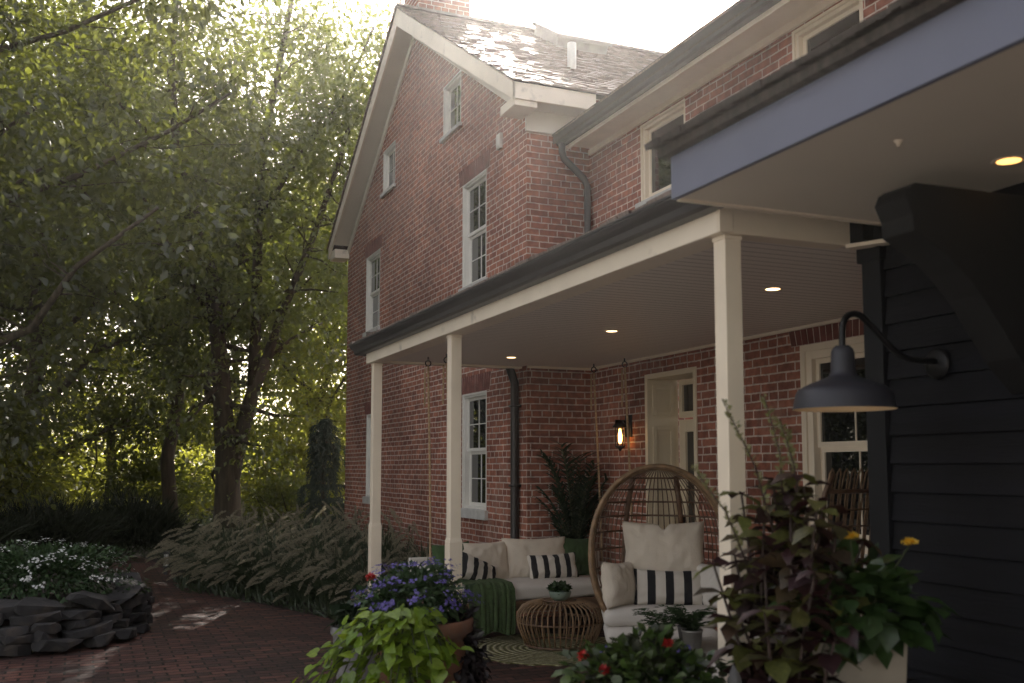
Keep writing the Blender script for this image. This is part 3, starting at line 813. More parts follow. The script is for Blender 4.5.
soft_box(SX-1.07, SX+.88, SY-.385, SY+.33, .345, .475, seed=2).build("seat_cushion", M['seatwhite'], bed, smooth=True, off=BO)
for k, (ax, ay, bx, by) in enumerate(((-.93,.30,3.03,9.28),(-.93,-.34,3.10,8.93),(.91,.30,4.82,9.22),(.91,-.34,4.85,8.62))):
    mb = MB(); top = Vector((bx,by,2.60)); bot = Vector((SX+ax,SY+ay,.56))
    mb.tube([bot, (bot+top)/2+Vector((.004,0,0)), top-Vector((0,0,.06))], .011, 8)
    mb.tube([top-Vector((.03,0,.08)), top-Vector((.034,.0,.45))], .009, 6)
    rp = mb.build("rope", M['rope'], bed, off=BO)
    mb = MB(); mb.tube([top+Vector((.028*math.cos(a*.6283),0,-.03+.028*math.sin(a*.6283))) for a in range(10)], .006, 6, closed=True); mb.tube([top, top+Vector((0,0,.03))], .008, 6); mb.build("hook", M['black_metal'], rp, off=BO)
# loose cushions on the daybed
cushion("back_cushion", pillow(.52,.40,.19,1), M['canvas'], (SX-.42,SY+.22,.645), (-14,0,4), "cream back cushion at the left half of the daybed, leaning on its backrest", "cushion", "cream back cushions on the daybed")
cushion("back_cushion", pillow(.66,.42,.20,2), M['canvas'], (SX+.13,SY+.23,.66), (-14,0,-3), "wide cream back cushion behind the flat striped pillow on the daybed", "cushion", "cream back cushions on the daybed")
cushion("green_pillow", pillow(.42,.40,.15,3), M['greencloth'], (SX+.58,SY+.22,.66), (-14,3,0), "forest green pillow at the daybed's right end, near the egg chair", "pillow")
cushion("green_pillow", pillow(.40,.38,.15,4), M['greencloth'], (SX-.74,SY+.20,.65), (-12,-3,10), "forest green pillow at the daybed's left end, partly behind a porch post", "pillow")
cushion("striped_pillow", pillow(.44,.26,.15,5), M['stripe'], (SX-.56,SY+.0,.575), (-22,24,14), "tilted black and cream striped pillow in the left corner of the daybed", "pillow")
cushion("striped_pillow", pillow(.50,.25,.14,6), M['stripe'], (SX+.24,SY+.06,.595), (-18,-2,-4), "flat-lying row-striped black and cream pillow right of centre on the daybed", "pillow")
# green throw over the front edge
mb = MB()
def throw(a, b):
    x = SX-.80+.42*a + .03*math.sin(b*3)*(a-.5)
    fold = .016*math.sin(a*22+b*2)+.008*math.sin(a*47)
    prof = [(SY-.02,.50),(SY-.2,.505),(SY-.36,.50),(SY-.41,.46),(SY-.425,.36),(SY-.43,.26),(SY-.435,.16),(SY-.44,.08)]
    t = b*(len(prof)-1); i = min(len(prof)-2, int(t)); q = t-i
    y = prof[i][0]*(1-q)+prof[i+1][0]*q; z = prof[i][1]*(1-q)+prof[i+1][1]*q
    dn = min(1, max(0, b*2-.6))
    return (x, y-abs(fold)*dn-.005, z+(abs(fold)*.6 if b < .4 else 0)-(.02*math.sin(a*9) if b > .95 else 0))
mb.grid(throw, 60, 40)
o = mb.build("throw_blanket", M['greenwool'], None, smooth=True, fix=False); md = o.modifiers.new("solid", 'SOLIDIFY'); md.thickness = .012
tag(o, "moss green knitted throw draped over the front edge of the daybed", "blanket")

# cage coffee table, bowl, rug
tb = thing("rattan_table", "round tan rattan cage coffee table in front of the daybed", "coffee table", (3.83, 8.0, .012))
mb = MB(); nr = 44
prof = [(.13,.385),(.20,.383),(.27,.37),(.33,.34),(.365,.29),(.375,.24),(.365,.18),(.335,.10),(.30,.03)]
for k in range(nr):
    a = 2*math.pi*k/nr; mb.tube([(r*math.cos(a), r*math.sin(a), z) for r, z in prof], .0075, 6)
mb.build("ribs", M['rattan'], tb, smooth=True)
mb = MB()
for r_, z in ((.30,.02),(.365,.215),(.14,.388),(.235,.372)): mb.tube([(r_*math.cos(2*math.pi*k/40), r_*math.sin(2*math.pi*k/40), z) for k in range(40)], .010, 8, closed=True)
mb.build("hoops", M['rattan_dark'], tb, smooth=True)
mb = MB(); mb.lathe([(.0005,.392),(.14,.392),(.145,.385),(.14,.378),(.0005,.378)], 40); mb.build("table_top", M['rattan'], tb, smooth=False)
def braided():
    m, nt, out = newmat("braided_rug")
    bs = N(nt, "ShaderNodeBsdfPrincipled"); tc = N(nt, "ShaderNodeTexCoord")
    w = N(nt, "ShaderNodeTexWave", wave_type='RINGS', rings_direction='Z'); w.inputs["Scale"].default_value = 5.5; w.inputs["Distortion"].default_value = 1.2; w.inputs["Detail"].default_value = 3; w.inputs["Detail Scale"].default_value = 6
    nt.links.new(tc.outputs["Object"], w.inputs["Vector"])
    v = N(nt, "ShaderNodeTexVoronoi"); v.inputs["Scale"].default_value = 26; nt.links.new(tc.outputs["Object"], v.inputs["Vector"])
    c = ramp(nt, w.outputs["Fac"], [(.2, (.16,.155,.055)), (.55, (.42,.40,.21)), (.85, (.52,.48,.32))])
    mx = N(nt, "ShaderNodeMixRGB", blend_type='MULTIPLY'); mx.inputs[0].default_value = .7; nt.links.new(c, mx.inputs[1]); nt.links.new(ramp(nt, v.outputs["Distance"], [(.0,(1,1,1)),(.6,(.35,.35,.3))]), mx.inputs[2])
    nt.links.new(mx.outputs[0], bs.inputs["Base Color"]); bs.inputs["Roughness"].default_value = .95
    ad = N(nt, "ShaderNodeMath", operation='ADD'); nt.links.new(w.outputs["Fac"], ad.inputs[0]); nt.links.new(v.outputs["Distance"], ad.inputs[1])
    bp = N(nt, "ShaderNodeBump"); bp.inputs["Strength"].default_value = 1; bp.inputs["Distance"].default_value = .015; nt.links.new(ad.outputs[0], bp.inputs["Height"]); nt.links.new(bp.outputs[0], bs.inputs["Normal"])
    nt.links.new(bs.outputs[0], out.inputs[0]); return m
mb = MB()
vs = [(0,0,.012)]; n = 120
for k in range(n):
    a = 2*math.pi*k/n; r_ = .74+.018*math.sin(a*22)
    vs += [(r_*math.cos(a), r_*math.sin(a), .010), (r_*1.01*math.cos(a), r_*1.01*math.sin(a), .002)]
mb.add(vs, [f for k in range(n) for f in ((0, 1+2*k, 1+2*((k+1)%n)), (1+2*k, 2+2*k, 2+2*((k+1)%n), 1+2*((k+1)%n)))])
o = mb.build("round_rug", braided(), None); o.location = (3.72, 7.95, 0.0); tag(o, "round straw and sage braided rug under the rattan coffee table", "rug")

# egg chair
EX, EY = 3.98, 6.52
egg = thing("egg_chair", "large woven wicker egg chair with an open oval front, cream cushions inside", "egg chair", (EX-.03, EY, 0), R(-26)); egg.scale = (1.06, 1.06, 1.0)
def ew(z):   # half width of the oval at height z
    t = (z-.90)/(.665 if z > .90 else .64)
    return .485*math.sqrt(max(0, 1-abs(t)**2.15))
def ey(z): return .10*(z-.9)
def ed(z):
    t = (z-.84)/(.72 if z > .84 else .60)
    return .56*math.sqrt(max(0, 1-abs(t)**2.3))
mb = MB()
ring = []
for k in range(64):
    a = 2*math.pi*k/64; s, c = math.sin(a), math.cos(a)
    z = .90+(.665 if s > 0 else .64)*s
    ring.append((math.copysign(ew(z), c) if abs(c) > .02 else 0, ey(z), z))
mb.tube(ring, .019, 10, closed=True)
mb.tube([(x*.965, y+.05, .9+(z-.9)*.965) for x, y, z in ring], .012, 8, closed=True)
mb.build("rim", M['rattan'], egg, smooth=True)
mb = MB()
for z in [.36,.50,.64,.78,.92,1.05,1.17,1.28,1.38,1.47]:
    w = ew(z); d = ed(z)
    mb.tube([(w*math.cos(math.pi*k/24), ey(z)+d*math.sin(math.pi*k/24), z) for k in range(25)], .008, 6)
for j in range(1, 34):
    a = math.pi*j/34; pts = []
    for k in range(17):
        z = .30+(1.555-.30)*k/16
        pts.append((ew(z)*math.cos(a), ey(z)+ed(z)*math.sin(a), z))
    mb.tube(pts, .0042, 5)
mb.build("wicker_shell", M['rattan_dark'], egg, smooth=True)
mb = MB()
for sx in (-1, 1):
    mb.tube([(sx*.16, ey(1.5)+.30, 1.48), (sx*.20, .47, 1.2), (sx*.22, .57, .85), (sx*.22,.52,.45),(sx*.24,.42,.1)], .02, 8)
mb.tube([(.40*math.cos(2*math.pi*k/32), .08+.36*math.sin(2*math.pi*k/32), .02) for k in range(32)], .02, 8, closed=True)
for k in range(6):
    a = 2*math.pi*(k+.5)/6; mb.tube([(.40*math.cos(a), .08+.36*math.sin(a), .02), (.30*math.cos(a), .12+.26*math.sin(a), .36)], .016, 8)
mb.build("stand", M['rattan_dark'], egg, smooth=True)
soft_box(-.40,.40,-.14,.40,.385,.52, .055, 7, .006).build("seat_cushion", M['seatwhite'], egg, smooth=True)
soft_box(-.39,.39,-.20,.30,.27,.385, .05, 9, .006).build("lower_cushion", M['seatwhite'], egg, smooth=True)
def in_egg(p): 
    v = Matrix.Rotation(R(-26), 4, 'Z') @ Vector(p); return (EX+v.x, EY+v.y, v.z)
cushion("back_pillow", pillow(.62,.46,.20,11,notch=.05,wr=.008), M['canvas'], in_egg((.03,.24,.91)), (-14,0,-26), "large cream back pillow with a dented top edge in the egg chair", "pillow")
cushion("side_pillow", pillow(.36,.34,.17,12), M['canvas'], in_egg((-.33,.02,.68)), (-8,3,28), "plump cream side pillow at the left of the egg chair", "pillow")
cushion("side_pillow", pillow(.34,.34,.15,13), M['seatwhite'], in_egg((.37,.02,.67)), (-8,-4,-82), "off-white side pillow seen edge-on at the right of the egg chair", "pillow")
cushion("striped_pillow", pillow(.52,.27,.14,14), M['stripe_wide'], in_egg((.05,.06,.655)), (-16,1,-26), "black and cream striped lumbar pillow in the egg chair", "pillow")

# high-backed rattan chair, seen from behind
rc = thing("rattan_chair", "high-backed reddish rattan chair below the porch window, beside the charcoal wall", "chair", (4.22, 4.95, 0), R(6))
mb = MB()
for sx in (-1, 1): mb.tube([(sx*.25,0,0),(sx*.25,-.02,.45),(sx*.24,-.10,1.0),(sx*.21,-.16,1.40),(sx*.17,-.19,1.52)], .017, 8); mb.tube([(sx*.25,.5,0),(sx*.26,.5,.62),(sx*.25,.3,.66),(sx*.24,-.02,.66)], .016, 8)
for z, y, w in ((.42,0,.25),(.62,-.04,.245),(.98,-.10,.24),(1.41,-.165,.205)): mb.tube([(-w,y,z),(w,y,z)], .014, 8)
mb.tube([(-.25,.5,.42),(.25,.5,.42)], .014, 8); mb.tube([(-.25,0,.42),(-.25,.5,.42)], .014, 8); mb.tube([(.25,0,.42),(.25,.5,.42)], .014, 8)
mb.build("frame", M['rattan_dark'], rc, smooth=True)
mb = MB()
for k in range(7):
    x = -.18+.06*k
    mb.tube([(x-.022,-.03,.46),(x-.022,-.10,1.0),(x-.02,-.165,1.42),(x-.015,-.19,1.52),(x,-.195,1.545),(x+.015,-.19,1.52),(x+.02,-.165,1.42),(x+.022,-.10,1.0),(x+.022,-.03,.46)], .006, 5)
for k in range(9): z = .5+.1*k; mb.tube([(-.235,-.032-.075*max(0,(z-.46))/.54-.006,z),(.235,-.032-.075*max(0,(z-.46))/.54-.006,z)], .005, 5)
mb.build("spindles", M['rattan'], rc, smooth=True)
soft_box(-.23,.23,.02,.5,.43,.53,.04,15).build("seat_cushion", M['seatwhite'], rc, smooth=True)
o = pillow(.46,.56,.13,16).build("back_cushion", M['seatwhite'], rc, smooth=True); o.location = (0,.06,.82); o.rotation_euler = (R(-10),0,0)

# low concrete table and ceramic stool
ct = thing("concrete_table", "low pale concrete table beside the egg chair, topped with potted ferns", "table", (3.36, 5.26, 0))
mb = MB(); mb.box(-.36,.36,-.26,.26,.43,.475); mb.build("table_top", M['concrete'], ct, bevel=.008)
for sx in (-1,1):
    for sy in (-1,1): mb = MB(); mb.box(sx*.31-.03,sx*.31+.03,sy*.21-.03,sy*.21+.03,0,.43); mb.build("leg", M['concrete'], ct, bevel=.005)
st = MB(); st.lathe([(.0005,.60),(.10,.598),(.14,.575),(.155,.52),(.165,.36),(.155,.2),(.13,.06),(.125,0)], 32)
o = st.build("ceramic_stool", M['seatwhite'], None, smooth=True); o.location = (2.90,4.22,0); tag(o, "rounded pale ceramic stool half hidden by the dark coleus", "stool")
# ------------------------------------------------------------------ leaves
def unit(a): return a/np.maximum(1e-9, np.linalg.norm(a, axis=1, keepdims=True))
TPL = {
 'simple': (np.array([(0,0,0),(.45,.5,.06),(1,0,-.06),(.45,-.5,.06),(.5,0,-.03)]), np.array([(0,4,1),(1,4,2),(0,3,4),(3,2,4)])),
 'oval': (np.array([(0,0,0),(.22,.40,.07),(.6,.46,.06),(1,0,-.14),(.6,-.46,.06),(.22,-.40,.07),(.25,0,0),(.62,0,-.03)]),
          np.array([(0,6,1),(1,6,7),(1,7,2),(2,7,3),(0,5,6),(5,7,6),(5,4,7),(4,3,7)])),
 'heart': (np.array([(0,0,0),(-.14,.26,.05),(.02,.5,.06),(.34,.48,.04),(.68,.24,-.02),(1,0,-.16),(.68,-.24,-.02),(.34,-.48,.04),(.02,-.5,.06),(-.14,-.26,.05),(.4,0,-.03)]),
           np.array([(0,10,1),(1,10,2),(2,10,3),(3,10,4),(4,10,5),(5,10,6),(6,10,7),(7,10,8),(8,10,9),(9,10,0)])),
 'blade': (np.array([(0,.5,0),(0,-.5,0),(.35,.45,.02),(.35,-.45,.02),(.7,.3,-.05),(.7,-.3,-.05),(1,0,-.2)]), np.array([(0,1,2),(2,1,3),(2,3,4),(4,3,5),(4,5,6),(4,5,6)])[:5]),
 'petal5': (np.array([(0,0,.0)]+[(math.cos(a)*r_, math.sin(a)*r_, h) for k in range(5) for a, r_, h in ((k*1.2566, 1, .1),(k*1.2566+.63, .45, .02))]),
            np.array([(0,1+i,1+(i+1)%10) for i in range(10)])),
}
def leaf_arrays(pos, d, up, Ln, Wd, tpl):
    V, F = TPL[tpl]; n = len(pos); k = len(V)
    d = unit(d); s = np.cross(d, up); s = unit(s); u = np.cross(s, d)
    Ln = np.broadcast_to(np.asarray(Ln, float), (n,)); Wd = np.broadcast_to(np.asarray(Wd, float), (n,))
    P = pos[:,None,:] + d[:,None,:]*(V[None,:,0:1]*Ln[:,None,None]) + s[:,None,:]*(V[None,:,1:2]*Wd[:,None,None]) + u[:,None,:]*(V[None,:,2:3]*Ln[:,None,None])
    idx = F[None] + (np.arange(n)*k)[:,None,None]
    return P.reshape(-1,3), idx.reshape(-1,3)
def leaves(name, pos, d, up, Ln, Wd, tpl, m, parent=None):
    v, f = leaf_arrays(np.asarray(pos), np.asarray(d), np.asarray(up), Ln, Wd, tpl)
    return np_mesh(name, v, f, m, parent)
def rdir(r, n): return unit(r.normal(size=(n,3)))
def bush_pts(r, n, c, rad, shell=.55, zmin=-1.0):
    """points in an uneven ellipsoid, more towards the outside; returns positions and outward directions"""
    d = rdir(r, n); d[:,2] = np.where(d[:,2] < zmin, -d[:,2], d[:,2])
    lump = 1 + .16*np.sin(d[:,0]*5+r.random()*6)*np.cos(d[:,1]*4+r.random()*6) + .12*np.sin(d[:,2]*7+r.random()*6)
    q = (shell+(1-shell)*r.random(n))*lump
    p = d*q[:,None]*np.asarray(rad) + np.asarray(c)
    return p, d
def bush(name, n, c, rad, Ln, Wd, tpl, m, parent, seed=0, droop=.3, shell=.5, zmin=-.3, flat=.6):
    r = np.random.default_rng(seed)
    p, d = bush_pts(r, n, c, rad, shell, zmin)
    dd = unit(d + r.normal(scale=.45, size=d.shape) + np.array([0,0,-droop]))
    up = unit(d*(1-flat) + np.array([0,0,1.0])*flat + r.normal(scale=.25, size=d.shape))
    sc = r.uniform(.6, 1.25, n)
    return leaves(name, p, dd, up, Ln*sc, Wd*sc, tpl, m, parent)
def stems(name, c, tops, rad, m, parent, bend=.15, seed=0):
    r = random.Random(seed); mb = MB()
    for t in tops:
        a = Vector(c); b = Vector(t); mid = (a+b)/2 + Vector((r.uniform(-bend,bend)*.3, r.uniform(-bend,bend)*.3, (b-a).length*.08))
        mb.tube([a, mid, b], [rad, rad*.8, rad*.5], 5)
    return mb.build(name, m, parent, smooth=True)

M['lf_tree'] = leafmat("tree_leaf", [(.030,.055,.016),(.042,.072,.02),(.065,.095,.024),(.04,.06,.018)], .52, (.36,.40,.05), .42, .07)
M['lf_dark'] = leafmat("shaded_tree_leaf", [(.013,.024,.008),(.020,.034,.011),(.032,.046,.014)], .42, (.30,.33,.04), .45, .06)  # shade of the thick left woods put into a darker leaf colour
M['lf_sun'] = leafmat("sunlit_yellow_green_leaf", [(.09,.11,.025),(.12,.14,.03),(.16,.16,.04)], .58, (.55,.56,.07), .5, .04)  # yellow-green, with sunlit brightness put into the leaf colour
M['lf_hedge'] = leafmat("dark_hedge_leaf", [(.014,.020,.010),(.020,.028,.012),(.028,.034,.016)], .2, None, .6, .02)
M['lf_conifer'] = leafmat("blue_green_needle", [(.045,.064,.050),(.058,.080,.062),(.07,.092,.07)], .15, None, .7, .02)
M['lf_lime'] = leafmat("lime_leaf", [(.11,.20,.010),(.16,.26,.012),(.22,.31,.016),(.09,.16,.012)], .35, (.32,.40,.02), .45, .05)
M['lf_coleus'] = leafmat("burgundy_leaf", [(.028,.008,.011),(.048,.012,.015),(.12,.13,.025),(.045,.02,.014),(.04,.012,.016),(.15,.17,.035),(.03,.009,.014),(.05,.015,.016),(.10,.10,.03)], .25, None, .45, .05)
M['lf_black'] = leafmat("near_black_leaf", [(.010,.007,.010),(.018,.010,.014),(.012,.010,.010)], .12, None, .4, .05)
M['lf_green'] = leafmat("fresh_green_leaf", [(.02,.048,.012),(.03,.066,.016),(.04,.085,.02)], .25, (.08,.17,.025), .4, .06)
M['lf_fern'] = leafmat("fern_green", [(.028,.06,.022),(.04,.08,.028),(.05,.09,.03)], .25, None, .5, .03)
M['lf_mix'] = leafmat("mixed_planter_leaf", [(.035,.07,.015),(.06,.11,.02),(.02,.02,.01),(.04,.06,.018),(.09,.14,.028)], .3, None, .45, .04)
M['lf_palm'] = leafmat("palm_green", [(.016,.032,.014),(.022,.042,.018),(.03,.05,.02)], .2, None, .5, .03)
M['grass'] = leafmat("grass_blade", [(.032,.050,.022),(.045,.066,.03),(.06,.08,.034)], .3, None, .5, .03)
M['plume'] = leafmat("buff_plume", [(.27,.245,.18),(.35,.32,.24),(.45,.41,.31)], .4, (.42,.38,.28), .7, .01)
M['fl_white'] = leafmat("white_petal", [(.70,.72,.74),(.80,.80,.80)], .3)
M['fl_purple'] = leafmat("violet_petal", [(.10,.075,.36),(.15,.11,.45),(.20,.16,.52)], .3)
M['fl_red'] = leafmat("red_petal", [(.42,.010,.010),(.55,.015,.012)], .3)
M['fl_yellow'] = leafmat("yellow_petal", [(.75,.42,.02),(.8,.55,.04)], .3)
M['fl_spike'] = leafmat("pale_flower_bract", [(.20,.19,.09),(.28,.26,.12),(.22,.24,.08)], .35, (.3,.3,.12))
M['stem'] = mat("green_stem", (.06,.075,.03), .7, .3, 20)
M['stem_red'] = mat("maroon_stem", (.05,.03,.025), .7, .3, 20)

# ------------------------------------------------------------------ trees
def wob(a, b, r, k, amp):
    """wandering polyline from a to b"""
    a, b = Vector(a), Vector(b); L = (b-a).length; out = []
    for i in range(k+1):
        t = i/k; w = math.sin(math.pi*t)
        out.append(a.lerp(b, t) + Vector((r.gauss(0,1), r.gauss(0,1), r.gauss(0,.5)))*amp*L*w)
    return out
def crown_leaves(r, centres, per, csize, Ln):
    n = len(centres)*per
    c = np.repeat(np.asarray(centres), per, axis=0)
    off = r.normal(size=(n,3))*np.asarray(csize)*r.uniform(.6,1.3,(len(centres),1)).repeat(per, axis=0)
    p = c+off
    d = unit(off*np.array([1,1,.4]) + r.normal(scale=.6, size=(n,3)) + np.array([0,0,-.5]))
    up = unit(r.normal(scale=.55, size=(n,3)) + np.array([0,0,1.0]))
    L = Ln*r.uniform(.6,1.3,n)
    return p, d, up, L
def tree_parts(root, limbs, seed, nsub, per, csize, Ln, leaf_m, extra=(), spread=1.5, tpl='simple', wr=.55, trunk_mat=None):
    """limbs: list of (points, r0, r1); clumps hang from twigs along the outer part of every limb"""
    rr = random.Random(seed); r = np.random.default_rng(seed)
    mb = MB(); centres = list(extra)
    for pts, r0, r1, dens in limbs:
        pts = [Vector(p) for p in pts]; m = len(pts)
        mb.tube(pts, [r0+(r1-r0)*(i/(m-1))**.8 for i in range(m)], 9)
        for k in range(int(nsub*dens)):
            t = rr.uniform(.25, 1.0)*(m-1); i = min(m-2, int(t)); p = pts[i].lerp(pts[i+1], t-i)
            frac = t/(m-1); ln = spread*rr.uniform(.5, 1.3)*(1.15-.5*frac)
            dv = Vector((rr.gauss(0,1), rr.gauss(0,1), rr.gauss(.15,.55))).normalized()*ln
            q = p+dv
            rad = max(.008, (r0+(r1-r0)*frac)*.35)
            mb.tube(wob(p, q, rr, 3, .08), [rad, rad*.7, rad*.45, .006], 5)
            centres.append(tuple(q)); centres.append(tuple(p.lerp(q, .6)+Vector((rr.gauss(0,.3), rr.gauss(0,.3), rr.gauss(0,.3)))))
    mb.build("trunk", trunk_mat or M['bark'], root, smooth=True)
    p, d, up, L = crown_leaves(r, centres, per, csize, Ln)
    leaves("crown", p, d, up, L, L*wr, tpl, leaf_m, root)
# the big forked tree at the end of the path (built in its own coordinates around its foot)
def rel(pts, o): return [(a-o[0], b-o[1], c-o[2]) for a, b, c in pts]
F0 = (2.60, 20.75, 0.0)
big = thing("forked_tree", "tall forked tree with a thick twin-stemmed trunk at the end of the brick path", "tree", F0)
limbs = [
 (rel([(2.60,20.75,-.2),(2.60,20.75,.6),(2.59,20.72,1.3),(2.53,20.68,1.9),(2.45,20.6,2.7),(2.36,20.55,3.7),(2.14,20.5,5.3),(1.87,20.5,6.4),(1.43,20.4,7.8),(1.24,20.3,9.3),(1.30,20.2,10.7),(1.4,20.1,13.2)], F0), .32, .03, 1.9),
 (rel([(2.60,20.70,1.1),(2.70,20.66,1.7),(2.86,20.62,2.4),(3.04,20.55,3.2),(3.26,20.45,3.75)], F0), .20, .12, 0),
 (rel([(3.26,20.45,3.75),(3.5,20.35,4.6),(4.05,20.0,6.2),(4.5,19.6,7.8),(4.9,19.5,9.6)], F0), .11, .035, 1.6),
 (rel([(3.02,20.55,3.2),(3.04,20.5,4.9),(3.02,20.4,6.4),(3.06,20.3,8.1),(3.3,20.2,9.5),(3.55,20.1,11.2),(3.8,20,13.4)], F0), .13, .04, 1.6),
 (rel([(2.35,20.5,4.2),(1.7,20.1,5.2),(.9,19.8,6.4),(.2,19.6,8.0)], F0), .07, .025, .9),
 (rel([(3.04,20.35,6.6),(3.7,19.6,7.8),(4.4,19.2,8.8),(5.0,19,10.4)], F0), .06, .025, 1.0),
 (rel([(1.6,20.4,7.4),(.4,20.0,8.4),(-.8,19.8,9.8)], F0), .06, .02, .8),
 (rel([(3.0,20.4,5.2),(2.6,21.4,6.6),(2.3,22.3,8.6)], F0), .06, .02, .7),
 (rel([(3.2,20.4,3.7),(3.9,20.9,4.3),(4.6,21.4,4.7)], F0), .05, .02, .6),
]
tree_parts(big, limbs, 5, 21, 100, (.36,.36,.24), .13, M['lf_tree'], spread=1.5)
def grown(root, seed, H, r0, spread, nl, nsub, per, Ln, leaf_m, base=.25, cs=.45):
    rr = random.Random(seed)
    lean = (rr.uniform(-.08,.08)*H, rr.uniform(-.08,.08)*H)
    tr = wob((0,0,-.2), (lean[0], lean[1], H*.85), rr, 7, .02)
    limbs = [(tr, r0, r0*.15, .8)]
    for k in range(nl):
        t = base + (.80-base)*k/nl; i = t*7; p = tr[int(i)].lerp(tr[min(7,int(i)+1)], i-int(i))
        a = k*2.4+rr.random(); ln = spread*(1.15-.6*t)*rr.uniform(.8,1.2)
        q = p + Vector((math.cos(a)*ln, math.sin(a)*ln, ln*rr.uniform(.25,.75)))
        limbs.append((wob(p, q, rr, 5, .04), r0*.42*(1.1-t), .02, 1.0))
    tree_parts(root, limbs, seed+100, nsub, per, (cs,cs,cs*.7), Ln, leaf_m, spread=spread*.36)
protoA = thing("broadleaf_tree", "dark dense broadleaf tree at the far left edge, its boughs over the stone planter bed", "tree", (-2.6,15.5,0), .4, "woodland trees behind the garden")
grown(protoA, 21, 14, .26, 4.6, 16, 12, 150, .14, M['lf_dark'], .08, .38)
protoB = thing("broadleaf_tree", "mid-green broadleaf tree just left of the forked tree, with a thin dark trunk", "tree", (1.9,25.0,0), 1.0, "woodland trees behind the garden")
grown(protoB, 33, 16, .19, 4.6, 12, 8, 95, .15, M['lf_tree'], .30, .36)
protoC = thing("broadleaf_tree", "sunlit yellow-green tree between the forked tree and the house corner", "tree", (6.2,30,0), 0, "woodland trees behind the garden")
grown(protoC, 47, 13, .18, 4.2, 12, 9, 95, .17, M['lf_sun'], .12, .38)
for pr_, x, y, rz, s, lb in (
    (protoA, -6.5, 19.5, 2.0, 1.1, "tall dark broadleaf tree behind the leftmost tree, its crown cut by the picture's left edge"),
    (protoA, -1.6, 25.5, 3.6, 1.12, "dark leafy tree standing left of the thin-trunked tree, over the dark hedge"),
    (protoB, -4.5, 30.0, .5, 1.15, "far mid-green tree seen through the dark boughs at the left"),
    (protoB, 4.6, 36.0, 2.5, 1.0, "far mid-green tree right behind the forked tree's right stem"),
    (protoC, 0.6, 34.0, 4.0, 1.0, "far sunlit yellow-green tree left of the forked tree's trunk"),
    (protoC, -9.5, 32.0, 1.2, 1.1, "far sunlit tree low at the left edge of the garden"),
    (protoB, 15.5, 31.0, 1.7, 1.22, "tree behind the house, its feathery top showing above the shingled ridge"),
    (protoC, 10.0, 38.0, 5.0, 1.3, "pale tree behind the house chimney"),
    (protoB, 7.6, 27.0, 4.1, 1.12, "tall mid-green tree close beside the gable, its foliage reaching above the eave"),
    (protoA, -4.0, 39.0, .7, 1.5, "very tall tree added far back to shade the trees left of the forked one"),  # this and the next tree are added to shade the left trees
    (protoA, -11.5, 37.0, 2.7, 1.5, "very tall dark tree far back at the garden's left corner"),
    (protoA, -9.0, -6.0, 2.2, 1.1, "unseen tree added behind the viewer, on the left, to cut sky light"),  # from here on: unseen trees added to block sky fill from behind
    (protoB, -3.0, -11.0, .2, 1.0, "unseen tree added straight behind the viewer to cut sky light"),
    (protoA, 4.0, -13.0, 3.2, 1.05, "unseen tree added behind the viewer, on the right, to cut sky light"),
    (protoA, -15.5, 11.0, 4.4, 1.1, "unseen tree added far to the left to cut sky light and darken window reflections"),
    ):
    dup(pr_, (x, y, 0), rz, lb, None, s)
# understorey shrubs
def shrub(loc, rad, n, Ln, leaf_m, lb, seed, group=None, tpl='simple', wr=.55, name="shrub", cat="shrub", droop=.2):
    t = thing(name, lb, cat, loc, 0, group)
    r = random.Random(seed)
    stems("stems", (0,0,0), [(r.gauss(0,.4)*rad[0], r.gauss(0,.4)*rad[1], rad[2]*r.uniform(.6,1.4)) for _ in range(9)], .018, M['bark'], t, .6, seed)
    bush("foliage", n, (0,0,rad[2]*.85), rad, Ln, Ln*wr, tpl, leaf_m, t, seed, droop, .35, -.8)
    return t
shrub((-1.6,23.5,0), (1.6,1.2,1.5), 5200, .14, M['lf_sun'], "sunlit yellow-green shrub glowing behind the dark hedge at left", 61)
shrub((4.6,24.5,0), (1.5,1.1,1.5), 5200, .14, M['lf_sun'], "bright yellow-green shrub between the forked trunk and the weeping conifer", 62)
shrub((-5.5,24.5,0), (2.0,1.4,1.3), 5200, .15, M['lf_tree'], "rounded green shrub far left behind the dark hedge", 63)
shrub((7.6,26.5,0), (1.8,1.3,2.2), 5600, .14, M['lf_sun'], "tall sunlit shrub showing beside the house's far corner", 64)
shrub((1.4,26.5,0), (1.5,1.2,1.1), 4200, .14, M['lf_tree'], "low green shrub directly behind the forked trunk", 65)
shrub((3.9,21.6,0), (1.1,.7,.75), 4200, .09, M['lf_tree'], "low twiggy shrub between the forked trunk's foot and the plumed grass", 66)
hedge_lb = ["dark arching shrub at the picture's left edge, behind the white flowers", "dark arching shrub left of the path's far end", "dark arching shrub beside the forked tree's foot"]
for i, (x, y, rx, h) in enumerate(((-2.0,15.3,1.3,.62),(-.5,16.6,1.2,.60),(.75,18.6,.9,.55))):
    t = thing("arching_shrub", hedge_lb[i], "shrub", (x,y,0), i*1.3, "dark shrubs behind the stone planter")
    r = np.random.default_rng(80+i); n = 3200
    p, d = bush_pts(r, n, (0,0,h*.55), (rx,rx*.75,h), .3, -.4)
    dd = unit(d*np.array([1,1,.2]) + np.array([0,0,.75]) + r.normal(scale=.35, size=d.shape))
    leaves("foliage", p, dd, unit(d+r.normal(scale=.5,size=d.shape)), r.uniform(.25,.5,n), .018, 'blade', M['lf_hedge'], t)
